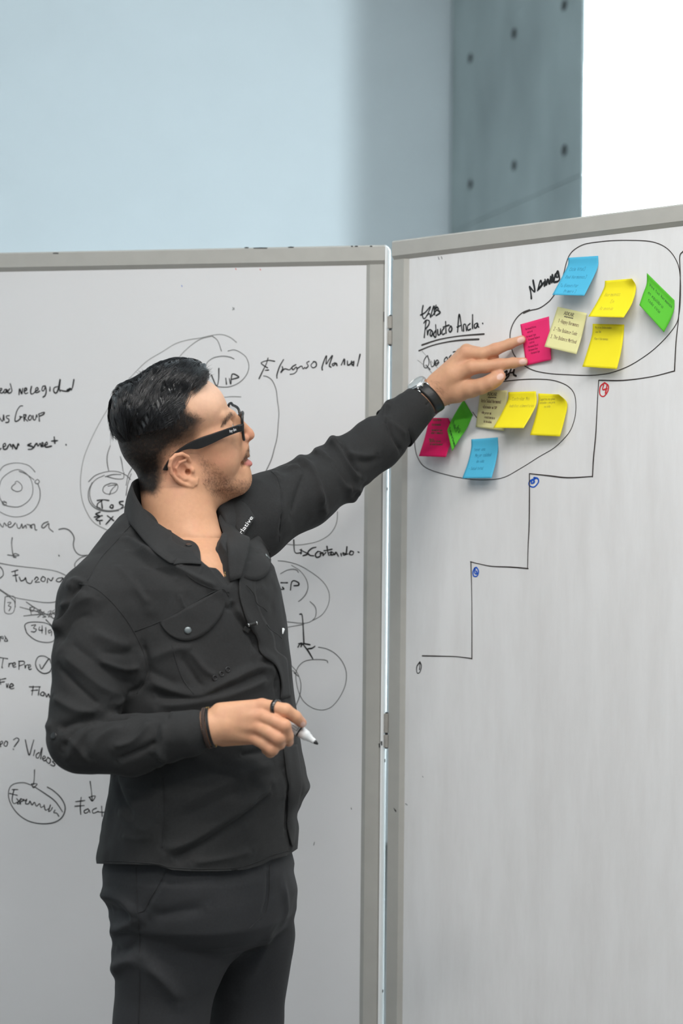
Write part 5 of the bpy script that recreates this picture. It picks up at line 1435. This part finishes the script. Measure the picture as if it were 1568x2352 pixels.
# cuffs
def band(name, c0, c1, r0, r1, m, parent, thick=.0016, n=36, rows=6, flare=0.0, sq=1.0):
    c0, c1 = np.asarray(c0), np.asarray(c1); ax = c1 - c0; ax /= np.linalg.norm(ax)
    A = np.cross(ax, [0, 0, 1.0]); A /= np.linalg.norm(A); Bv = np.cross(ax, A)
    G = np.array([[c0 + (c1 - c0) * t + (r0 + (r1 - r0) * t) * (A * math.cos(a) * sq + Bv * math.sin(a)) for a in np.linspace(0, 2 * math.pi, n + 1)] for t in np.linspace(0, 1, rows)])
    mb = MB(); mb.grid(G); o = mb.build(name, m, parent, True); fix_normals(o)
    s = o.modifiers.new('cloth thickness', 'SOLIDIFY'); s.thickness = thick; s.offset = 0
    return o
band('cuff', P(405, 1688, 2.610), P(463, 1675, 2.602), .0350, .0288, M_SHIRT, shirt)
band('cuff', P(905, 985, 3.166), P(965, 926, 3.188), .0435, .0345, M_SHIRT, shirt)
# trouser seams and fly
TBV = bvh_of(trousers)
for txt in ('535,865 480,960 420,1060 385,1130 340,1150', '325,850 330,1000 340,1180 350,1400 350,1700 345,1890', '1215,830 1215,1000 1195,1140 1150,1190 1080,1260'):
    strip('seam', TBV, txt, Z5, .0016, .0003, mat('trouser_seam', (0.016, 0.016, 0.018), rough=.8), trousers)
# ------------------------------------------------------------------ hair
HAIRS = [hell(374, 950, 0, 122, 97, 104, 24, 1), hell(424, 876, 0, 60, 42, 66, 32, 26), hell(392, 872, 0, 66, 38, 78, 22, 20), hell(306, 940, 0, 48, 56, 80, 30, 16)]
V, F = surface_nets(HAIRS, .0024)
V = relax(V, F, 2, .5)
N = vnormals(V, F)
HLINE = pts('484,870 478,882 455,893 436,907 430,926 430,946 412,975 391,991 337,1004 297,1016 256,1027 200,1000 220,850 330,780 480,790')
u_, v_, s_ = to_head(V)
hd = poly_sd(u_, v_, HLINE)
nz = vnoise(V, 60, 11)
L_ = ((V - H0) @ HR) / HK
gr = np.sin((L_[:, 0] * .9 + L_[:, 1] * .35 + 5 * vnoise(V, 45, 12)) * .55)          # combed grooves
V = V + N * HK * (gr * 2.2 + (vnoise(V, 75, 13) - .5) * 9 * (v_ < 960) - 46 * sstep(-7, 16, hd) - 3)[:, None]
M_HAIR = mat('black_hair', (0.011, 0.011, 0.013), rough=0.30, spec=0.75)
hair = np_mesh('hair', V, F, M_HAIR, MAN)

def strands(name, pts3, rad, m, parent, sides=3):
    """pts3: (n, k, 3) tapered tubes in one mesh"""
    n, k, _ = pts3.shape
    T = np.gradient(pts3, axis=1); T /= np.linalg.norm(T, axis=2)[..., None] + 1e-12
    ref = np.array([.3, .2, .93]); A = np.cross(T, ref); A /= np.linalg.norm(A, axis=2)[..., None] + 1e-12
    Bn = np.cross(T, A)
    tp = rad * np.interp(np.linspace(0, 1, k), [0, .15, .6, 1], [.8, 1, .8, .12])
    ang = np.arange(sides) * 2 * math.pi / sides
    R = pts3[:, :, None, :] + tp[None, :, None, None] * (A[:, :, None, :] * np.cos(ang)[None, None, :, None] + Bn[:, :, None, :] * np.sin(ang)[None, None, :, None])
    base = (np.arange(n) * k * sides)[:, None, None]
    i = np.arange(k - 1)[None, :, None] * sides; j = np.arange(sides)[None, None, :]; j2 = (j + 1) % sides
    Fq = np.stack([base + i + j, base + i + j2, base + i + sides + j2, base + i + sides + j], -1).reshape(-1, 4)
    o = np_mesh(name, R.reshape(-1, 3), Fq, m, parent)
    o['kind'] = 'stuff'
    return o

# long strands combed over the cap, in locks
sel = np.where(hd < -2)[0]
rg = np.random.default_rng(5)
NC, PER, K = 420, 14, 8
roots = V[rg.choice(sel, NC)]
gd = N[rg.choice(sel, 1)]
def flow(Q):
    u, v, s = to_head(Q)
    fu = np.interp(u, [250, 280, 330, 400, 450, 480], [.25, .0, -.30, -.48, -.75, -.85]); fv = np.interp(u, [250, 330, 400, 450, 480], [1, .95, .85, .62, .5])
    l = ((Q - H0) @ HR) / HK
    d = np.stack([fu, -fv, np.sign(l[:, 2]) * np.clip(1 - np.abs(l[:, 2]) / 85, 0, 1) * .9], 1)
    return d @ HR.T
P0 = np.repeat(roots, PER, 0) + rg.normal(0, 3.2, (NC * PER, 3)) * HK
ln = np.repeat(rg.uniform(38, 92, NC), PER) * rg.uniform(.75, 1.1, NC * PER)
lift = np.repeat(rg.uniform(0, 5.5, NC) * (rg.random(NC) < .75), PER) + rg.uniform(-1.0, 2.2, NC * PER)
tw = np.repeat(rg.normal(0, .22, NC), PER) + rg.normal(0, .08, NC * PER)
phase = np.repeat(rg.uniform(0, 6.3, NC), PER)
Q = P0.copy(); path = []
for i in range(K):
    t = i / (K - 1)
    d = sdf(HAIRS, Q); g = sdf_grad(HAIRS, Q)
    Q = Q - g * (d - HK * (lift * math.sin(math.pi * min(1, .15 + t * .85)) - 1.0))[:, None]
    path.append(Q.copy())
    fl = flow(Q); fl -= g * np.sum(fl * g, 1)[:, None]; fl /= np.linalg.norm(fl, axis=1)[:, None] + 1e-9
    sd = np.cross(g, fl)
    fl = fl + sd * (tw + .25 * np.sin(phase + 3.0 * t))[:, None]; fl /= np.linalg.norm(fl, axis=1)[:, None] + 1e-9
    Q = Q + fl * (ln / (K - 1) * HK)[:, None]
path = np.stack(path, 1)
eu, ev, _ = to_head(path[:, -1]); mu, mv, _ = to_head(path[:, 3])
ok = (poly_sd(eu, ev, HLINE) < 7) & (poly_sd(mu, mv, HLINE) < 3)
strands('hair_lock', path[ok], .00034, M_HAIR, hair)
# front quiff and loose crown tufts standing a little off the head
def tuft(u, v, s, du, dv, ds, lift_px, n, lnp):
    b = H(u, v, s); out = []
    d0 = HR @ np.array([du, dv, ds]); d0 = d0 / np.linalg.norm(d0)
    upv = HR @ np.array([-.3, .9, 0])
    for _ in range(n):
        q0 = b + HR @ (rg.normal(0, 1, 3) * np.array([4, 3, 7])) * HK
        L = lnp * rg.uniform(.7, 1.15) * HK; dd = d0 + HR @ rg.normal(0, .12, 3)
        tt = np.linspace(0, 1, 8)[:, None]
        out.append(q0 + dd * L * tt + upv * (lift_px * HK * np.sin(tt * 2.4) * rg.uniform(.6, 1.2)))
    return out
T_L2 = []
for a in ((440, 893, 40, .9, .75, .0, 6, 60, 46), (432, 884, 10, .9, .6, .1, 6, 60, 44), (446, 884, 62, .85, .7, -.2, 5, 60, 40), (425, 868, 20, .8, .9, .1, 5, 50, 34), (410, 862, 45, .55, 1, .2, 4, 45, 34), (388, 862, 10, .2, 1, 0, 4, 40, 26),
          (360, 868, 30, -.2, 1, .2, 5, 36, 22), (335, 874, 0, -.7, .7, 0, 4, 36, 18), (315, 888, 20, -.8, .5, .2, 4, 34, 15), (294, 912, 10, -1, .2, 0, 3, 34, 14), (274, 935, 0, -.8, -.5, 0, 3, 30, 14), (262, 965, 10, -.15, -1, 0, 2, 30, 24), (262, 990, 0, .1, -1, 0, 2, 30, 28), (445, 870, -20, .9, .6, 0, 6, 50, 38)):
    T_L2 += tuft(*a)
strands('hair_tuft', np.array(T_L2), .00032, M_HAIR, hair)

# short clipped hair, brows, moustache and stubble rooted on the skin
SHEAD = BODY_HEAD
def short(name, poly, n, lng, rad, dirf, m, parent, lift=.5, jitter=.35, seed=1, dens=None, kind=None):
    r = np.random.default_rng(seed); poly = pts(poly) if isinstance(poly, str) else poly
    lo, hi = poly.min(0), poly.max(0)
    q = r.uniform(lo, hi, (n * 6, 2))
    q = q[poly_sd(q[:, 0], q[:, 1], poly) < 0][:n]
    out = []
    for u, v in q:
        if dens is not None and r.random() > dens(u, v): continue
        p, nn = hit(BB, u, v)
        if p is None: continue
        du, dv = dirf(u, v)
        d = e_x0 * du - e_z0 * dv; d = d - nn * (d @ nn); d /= np.linalg.norm(d) + 1e-9
        d = d + r.normal(0, jitter, 3); d /= np.linalg.norm(d); L = lng * r.uniform(.5, 1.2) * HK
        t = np.linspace(0, 1, 4)[:, None]
        out.append(p + d * L * t + nn * L * lift * np.sin(t * 1.6) * .6)
    return strands(name, np.array(out), rad, m, parent)
M_BEARD = mat('dark_brown_beard', (0.045, 0.024, 0.015), rough=.5)
short('clipped_hair', FADE, 12000, 4.2, .00012, lambda u, v: (-.35, 1), M_HAIR, hair, .25, .25, 2, dens=lambda u, v: np.clip(1.15 - max(0, np.interp(u, [256, 297, 337, 391, 430, 470], [0, 0, 0, 0, 0, 0]) + (v - np.interp(u, [256, 297, 337, 391, 412, 430, 470], [1027, 1016, 1004, 991, 975, 950, 900])) / 75) + (u < 370) * .35, .12, 1))
eyebrow = short('eyebrow', BROW, 110, 8, .00014, lambda u, v: (-.6, .8), M_BEARD, MAN, .4, .25, 3)
beard = short('beard', BEARD, 800, 6, .00009, lambda u, v: (.25, 1), M_BEARD, MAN, .5, .45, 4, dens=lambda u, v: .45 + .55 * (v > 1098))
short('moustache', MOU, 170, 7.5, .00011, lambda u, v: (-.25, 1), M_BEARD, beard, .5, .35, 5)
ct = []
for _ in range(46):
    q = H(rg.uniform(566, 573), rg.uniform(1071, 1078), rg.uniform(-7, 7)); d = HR @ (np.array([.55, -.9, 0]) + rg.normal(0, .15, 3))
    ct.append(q + d * np.linspace(0, 1, 4)[:, None] * rg.uniform(6, 11) * HK)
strands('chin_tuft', np.array(ct), .00016, M_BEARD, beard)
for o in (eyebrow, beard): o['kind'] = 'stuff'
M_ARMHAIR = mat('fine_arm_hair', (0.09, 0.045, 0.025), rough=.5)
short('arm_hair', '984,872 1006,874 1018,900 1006,934 990,930 996,900', 170, 14, .00006, lambda u, v: (.9, .5), M_ARMHAIR, body, .25, .3, 8)
# ------------------------------------------------------------------ eyeglasses
M_ACET = mat('matte_black_acetate', (0.012, 0.012, 0.013), rough=0.38)
M_LENS = mat('clear_lens', (0.97, 0.98, 0.98), rough=0.02, trans=1.0, alpha=0.18)
def HL(a, b, s): return H0 + HK * (HR @ np.array([a, b, s], float))
nr = loc(553.5, 981, 86)
GLS = empty('eyeglasses', HL(nr[0], nr[1], 0), 'thick black eyeglasses worn by the man', 'eyeglasses')
def front(s, h):
    return HL(nr[0] + 15 * (1 - (s / 86) ** 2) - h * .10, nr[1] + h, s)
for sg in (1, -1):
    loop = []
    for t in np.linspace(0, 2 * math.pi, 41)[:-1]:
        c, sn = math.cos(t), math.sin(t)
        x = 35 * np.sign(c) * abs(c) ** .62; y = 30 * np.sign(sn) * abs(sn) ** .62
        x *= 1 + .08 * (y / 30)
        loop.append((sg * (47 + x), -3 + y + (4 if y > 0 and x > 15 else 0)))
    mb = MB(); L = [front(s, h) for s, h in loop]; mb.tube(L + [L[0], L[1]], HK * 3.2, 8, False)
    rim = mb.build('rim', M_ACET, GLS, True)
    lens = MB(); c = front(sg * 47, -3)
    lens.add([c] + L, [(0, 1 + i, 1 + (i + 1) % len(L)) for i in range(len(L))])
    lo = lens.build('lens', M_LENS, GLS, True); so = lo.modifiers.new('lens thickness', 'SOLIDIFY'); so.thickness = .0016
mb = MB(); mb.tube([front(s, h) for s, h in ((-14, 10), (-7, 15), (0, 16.5), (7, 15), (14, 10))], HK * 4.2, 8); mb.build('bridge', M_ACET, GLS, True)
TT = (230, 800, 3.733)
up_e = resample(spline(pts('1222,642 1170,655 1100,680 960,730 850,770 740,825 650,890 590,960 545,1040', TT), 6), 40)
lo_e = resample(spline(pts('1222,705 1170,716 1060,760 940,820 840,860 760,862 690,885 630,930 600,985 583,1046', TT), 6), 40)
for sg in (1, -1):
    mb = MB(); VV = []
    for k in range(40):
        t = k / 39
        so_ = np.interp(t, [0, .12, .5, .78, 1], [88, 93, 97, 93, 86])
        for (q, dsx) in ((up_e[k], 0), (lo_e[k], 0), (lo_e[k], -6.5), (up_e[k], -6.5)):
            l = loc(q[0], q[1], so_); VV.append(HL(l[0], l[1], sg * (so_ + dsx)))
    FF = [(4 * k + j, 4 * k + (j + 1) % 4, 4 * k + 4 + (j + 1) % 4, 4 * k + 4 + j) for k in range(39) for j in range(4)] + [(0, 1, 2, 3), (159, 158, 157, 156)]
    mb.add(VV, FF); tm = mb.build('temple', M_ACET, GLS); fix_normals(tm); bevel(tm, .0006, 2)
    if sg > 0:
        lb = MB(); c0 = np.array([525.0, 992.5]); ax = np.array([math.cos(math.radians(-20)), math.sin(math.radians(-20))]); dn = np.array([-ax[1], ax[0]])
        for st in text_strokes('Ray-Ban', 0, 0, 5.6, jit=.3, cond=.50):
            q = spline(np.array(st), 3)
            Q_ = [(lambda l: HL(l[0], l[1], 93.9))(loc(*(c0 + ax * (x + .2 * -y) + dn * y), 93.9)) for x, y in q]
            ribbon(lb, np.array(Q_), e_s, .00042)
        lb.build('temple_lettering', M_WHITE, tm)
    hp = loc(548, 982, 90); mb = MB(); mb.box(HL(hp[0] + 1, hp[1], sg * 86), 12 * HK, 15 * HK, 11 * HK, rotz(8)); bevel(mb.build('end_piece', M_ACET, GLS), .0012, 2)

# eyes behind the lenses
M_EYE = mat('eye_white', (0.75, 0.72, 0.70), rough=.15); M_IRIS = mat('dark_iris', (0.03, 0.015, 0.01), rough=.1)
for sg in (1, -1):
    ec = hs(517.5, 977, 33, sg)
    for nm, r0, m_, prof in (('eye', 17.2, M_EYE, None), ('iris', 17.5, M_IRIS, 1)):
        mb = MB(); fw = HR @ np.array([.97, .12, 0.0])
        ang = np.linspace(0, math.pi if prof is None else .42, 14)
        mb.lathe(ec, fw, [(math.cos(a) * r0 * HK, math.sin(a) * r0 * HK) for a in ang], 20); o = mb.build(nm, m_, MAN, True); fix_normals(o)
# ------------------------------------------------------------------ wristwatch (pointing arm)
M_STRAP = mat('black_leather_strap', (0.012, 0.012, 0.012), rough=0.42, bump=.2, bscale=500)
M_DIAL = mat('dark_watch_dial', (0.02, 0.025, 0.03), rough=0.2)
M_CRYS = mat('watch_crystal', (0.35, 0.40, 0.42), rough=0.03, spec=0.9, coat=1.0)
wc = LH(395, 960, .075) - 0
fa = LH(560, 850, .066) - P(905, 985, 3.166); fa /= np.linalg.norm(fa)
wc = P(977, 917, 3.12) if False else LH(350, 1026, .0762)
WAT = empty('wristwatch', wc, 'steel wristwatch with black leather strap on the pointing arm', 'watch')
dor = np.array(P(957, 884, wc[1]) - wc); dor = dor + np.array([0, -.012, 0]); dor -= fa * (dor @ fa); dor /= np.linalg.norm(dor)
lat = np.cross(fa, dor)
RW = .0306
def conform(c, d, gap=.0012):
    """distances from c along directions d to just off the skin (vectorised)"""
    d = np.atleast_2d(d); c = np.broadcast_to(np.asarray(c, float), d.shape); r = np.full(len(d), .045)
    near = [p for p in BODY if np.linalg.norm(p['bc'] - c[0]) < p['br'] + .16]
    for _ in range(30): r = r - sdf(near, c + d * r[:, None]) * .75
    return r + gap
G = []
for w in (-.0095, -.005, 0, .005, .0095):
    dd = np.array([dor * math.cos(a) + lat * math.sin(a) for a in np.linspace(math.radians(28), math.radians(332), 40)])
    G.append(wc + fa * w + dd * (conform(wc + fa * w, dd) + .0008 + .0014 * (1 - (abs(w) / .0095) ** 3))[:, None])
mb = MB(); mb.grid(G); o = mb.build('strap', M_STRAP, WAT, True); fix_normals(o); so = o.modifiers.new('thickness', 'SOLIDIFY'); so.thickness = .0024; so.offset = 0
cc = wc + dor * (conform(wc, dor)[0] + .0015)
mb = MB(); mb.lathe(cc - dor * .003, dor, [(0, .018), (.001, .0196), (.006, .0200), (.0075, .0192), (.009, .0178), (.0095, .0165)], 40); mb.build('case', M_STEEL, WAT, True)
mb = MB(); mb.lathe(cc + dor * .0058, dor, [(0, .0164), (.0010, .0162), (.0012, .015)], 40); mb.build('crystal', M_CRYS, WAT, True)
mb = MB(); mb.tube([cc + dor * .0064 + .0172 * (fa * math.cos(t) + lat * math.sin(t)) for t in np.linspace(0, 2 * math.pi, 41)], .0010, 6, False); mb.build('bezel', M_STEEL, WAT, True)
sgn = 1 if lat[1] < 0 else -1
for t, r_, l_ in ((0, .0026, .0045), (.42, .0019, .0040), (-.42, .0019, .0040)):
    dd = lat * sgn * math.cos(t) + fa * math.sin(t)
    mb = MB(); mb.lathe(cc + dor * .001 + dd * .0185, dd, [(0, r_ * .7), (.001, r_), (l_, r_), (l_ + .0006, r_ * .7)], 14); mb.build('crown' if t == 0 else 'pusher', M_STEEL, WAT, True)
for s1 in (-1, 1):
    for s2 in (-1, 1):
        mb = MB(); q = cc + fa * s2 * .0105 + lat * s1 * .0165
        mb.tube([q - dor * .001, q + lat * s1 * .005 - dor * .003, q + lat * s1 * .0085 - dor * .008], [.0022, .0020, .0016], 8); mb.build('lug', M_STEEL, WAT, True)
bk = wc - dor * (conform(wc, -dor)[0] + .003) + lat * sgn * .004
mb = MB(); mb.tube([bk + fa * x * .0115 + lat * y * .007 for x, y in ((-1, -1), (1, -1), (1, 1), (-1, 1), (-1, -1), (1, -1))], .0012, 8, False); mb.build('buckle', M_STEEL, WAT, True)

# ------------------------------------------------------------------ bracelets and ring (marker hand)
M_BRAID = mat('brown_braided_leather', (0.045, 0.025, 0.018), rough=0.5)
M_CORD = mat('black_cord', (0.012, 0.011, 0.011), rough=0.5)
M_GOLD = mat('gold_clasp', (0.75, 0.5, 0.18), rough=0.3, metal=1.0)
bc = RH(262, 512, 2.602); bax = RH(430, 490, 2.600) - RH(200, 520, 2.603); bax /= np.linalg.norm(bax)
bA = np.cross(bax, [0, 0, 1.0]); bA /= np.linalg.norm(bA); bB = np.cross(bax, bA)
def ringpts(c, r, n=73, tilt=0.0):
    D_ = [bA * math.cos(t) + bB * math.sin(t) for t in np.linspace(0, 2 * math.pi, 37)]
    rr = np.maximum(conform(c, np.array(D_), .0018), .0262); rr[-1] = rr[0]
    return [c + np.interp(t, np.linspace(0, 2 * math.pi, 37), rr) * (bA * math.cos(t) + bB * math.sin(t)) + bax * tilt * math.sin(t) for t in np.linspace(0, 2 * math.pi, n)]
BR1 = empty('braided_bracelet', bc, 'brown braided leather bracelet on the marker-holding wrist', 'bracelet')
for s_ in range(3):
    base = ringpts(bc - bax * .0008, .0282, 181, .001)
    Lp = []
    for i, q in enumerate(base):
        ph = i / 180 * 2 * math.pi * 22 + s_ * 2 * math.pi / 3
        rd = (q - bc); rd -= bax * (rd @ bax); rd /= np.linalg.norm(rd)
        Lp.append(q + bax * .0022 * math.sin(ph) + rd * .0010 * math.sin(2 * ph))
    mb = MB(); mb.tube(Lp, .00125, 6, False); mb.build('braid_strand', M_BRAID, BR1, True)
for s_, off in enumerate((.0035, .0058)):
    pass
BR2 = empty('cord_bracelet', bc + bax * .0045, 'black cord bracelet with gold clasp beside the braided bracelet', 'bracelet')
for off in (.0042, .0064):
    mb = MB(); mb.tube(ringpts(bc + bax * off, .0278, 73, .0018), .0012, 7, False); mb.build('cord', M_CORD, BR2, True)
for ang in (math.pi / 2, -math.pi / 2):
    q = bc + bax * .0053 + .0284 * (bA * math.cos(ang) + bB * math.sin(ang)) + bax * .0018 * math.sin(ang)
    mb = MB(); mb.lathe(q - bax * .0025, bax, [(0, .0016), (.0005, .0021), (.0045, .0021), (.005, .0016)], 12); mb.build('clasp', M_GOLD, BR2, True)
M_RING = mat('polished_black_ring', (0.008, 0.008, 0.009), rough=0.12, coat=1.0)
ra, rb_ = R_INDEX[0][0], R_INDEX[1][0]
rx = rb_ - ra; rx /= np.linalg.norm(rx); rc = RH(984, 303, 2.585)
mb = MB(); prof = [(-.0034, .0104), (-.0030, .0122), (.0030, .0122), (.0034, .0104)]
A_ = np.cross(rx, [0, 0, 1.0]); A_ /= np.linalg.norm(A_); B_ = np.cross(rx, A_)
n_ = 32
mb.add([rc + rx * t + r * (A_ * math.cos(2 * math.pi * k / n_) + B_ * math.sin(2 * math.pi * k / n_)) for t, r in prof for k in range(n_)],
       [(i * n_ + k, i * n_ + (k + 1) % n_, ((i + 1) % 4) * n_ + (k + 1) % n_, ((i + 1) % 4) * n_ + k) for i in range(4) for k in range(n_)])
rg_ = mb.build('finger_ring', M_RING, None, True); fix_normals(rg_); tag(rg_, 'black band ring on the index finger of the marker hand', 'ring')

# ------------------------------------------------------------------ whiteboard marker in the hand
M_PLAST = mat('white_marker_plastic', (0.80, 0.81, 0.82), rough=0.35)
m0, m1 = RH(960, 345, 2.622), RH(1432, 690, 2.604)
mx = m1 - m0; ml = np.linalg.norm(mx); mx /= ml
def along(zx): # distance on the axis of the traced point
    return ml * (zx - 960) / (1432 - 960)
MK = empty('whiteboard_marker', m0, 'white whiteboard marker with black tip held between the fingers', 'marker')
RB_ = .0088
mb = MB(); mb.lathe(m0, mx, [(0, .007), (.002, RB_), (along(1236), RB_)], 28); bar = mb.build('barrel', M_PLAST, MK, True)
mb = MB(); mb.lathe(m0, mx, [(along(1236), RB_ + .0003), (along(1248), RB_ + .0003)], 28); mb.build('black_band', M_INK, MK, True)
mb = MB(); mb.lathe(m0, mx, [(along(1248), RB_ - .0002), (along(1300), .0080), (along(1318), .0074), (along(1322), .0062), (along(1345), .0058), (along(1350), .0048), (along(1385), .0042), (along(1394), .0034)], 28); mb.build('grip_cone', M_PLAST, MK, True)
mb = MB(); mb.lathe(m0, mx, [(along(1390), .0030), (along(1405), .0030), (along(1430), .0012)], 14); mb.build('nib', M_INK, MK, True)
toC = CAM - m0; toC -= mx * (toC @ mx); toC /= np.linalg.norm(toC); sdv = np.cross(mx, toC)
lb = MB()
for (a, b, w0, w1) in ((1165, 1225, -.5, -.44), (1165, 1225, .30, .36), (1222, 1227, -.5, .36), (1165, 1215, -.12, -.06)):
    Gm = [[m0 + mx * along(x) + (RB_ + .0002) * (toC * math.cos(w) + sdv * math.sin(w)) for w in np.linspace(w0, w1, 6)] for x in (a, b)]
    lb.grid(Gm)
lb.build('printed_label', M_INK_GREY, bar)

# ------------------------------------------------------------------ clip-on microphone with cable
MIC = empty('lapel_microphone', hS(570, 1436, .006), 'small black clip-on microphone with thin cable on the shirt front', 'microphone')
q0, q1 = hS(566, 1429, .011), hS(579, 1436, .011)
mxx = (q1 - q0) / np.linalg.norm(q1 - q0); L_m = np.linalg.norm(q1 - q0)
mb = MB(); mb.lathe(q0, mxx, [(0, .0024), (.0004, .0029), (L_m - .0004, .0029), (L_m, .0024)], 16); mb.build('capsule', mat('mic_black', (0.006, 0.006, 0.006), rough=.6), MIC, True)
for t in (.12, .86):
    mb = MB(); mb.lathe(q0 + mxx * L_m * t - mxx * .0008, mxx, [(0, .0029), (.0002, .0033), (.0012, .0033), (.0014, .0029)], 16); mb.build('silver_ring', M_STEEL, MIC, True)
c_ = hS(566, 1441, .007); mb = MB(); mb.box(c_, .010, .006, .008, np.array([[.87, 0, .5], [0, 1, 0], [-.5, 0, .87]])); bevel(mb.build('clip', MATS['mic_black'], MIC), .0015, 2)
def cable(txt, tr, off=.0035):
    Q_ = []
    for u, v in spline(pts(txt, tr), 8):
        p, n = hit(SB, u, v, off)
        if p is not None: Q_.append(p + (CAM - p) / np.linalg.norm(CAM - p) * .004)
    mb = MB(); mb.tube(np.array(Q_), .0007, 6); return mb.build('cable', MATS['mic_black'], MIC, True)
cable('440,1320 520,1400 580,1490 600,1590 650,1650 720,1690 780,1750', ZV)
cable('770,1960 830,2040 900,2090 970,2140 1015,2190', ZV)

# ------------------------------------------------------------------ necklace
NKL = empty('necklace', hit(BB, 512, 1318, .001)[0], 'fine gold chain necklace inside the open collar', 'necklace')
def chain(uv, n, name, m):
    Q_ = hits(BB, resample(spline(np.array(uv), 8), n), .0012)
    for i in range(len(Q_) - 1):
        c = (Q_[i] + Q_[i + 1]) / 2; t = Q_[i + 1] - Q_[i]; L = np.linalg.norm(t)
        if L < 1e-5: continue
        t /= L; s_ = np.cross(t, CAM - c); s_ /= np.linalg.norm(s_); nn = np.cross(s_, t)
        if i % 2: s_, nn = nn, s_
        mb = MB(); mb.tube([c + t * L * .68 * math.cos(a) + s_ * .0009 * math.sin(a) for a in np.linspace(0, 2 * math.pi, 11)], .00035, 5, False); mb.build(name, m, NKL, True)
chain([(519, 1334), (516, 1318), (515, 1306), (513, 1292)], 14, 'chain_link', M_GOLD)
chain([(318, 1157), (330, 1172), (345, 1187), (353, 1196)], 20, 'chain_link', M_STEEL)
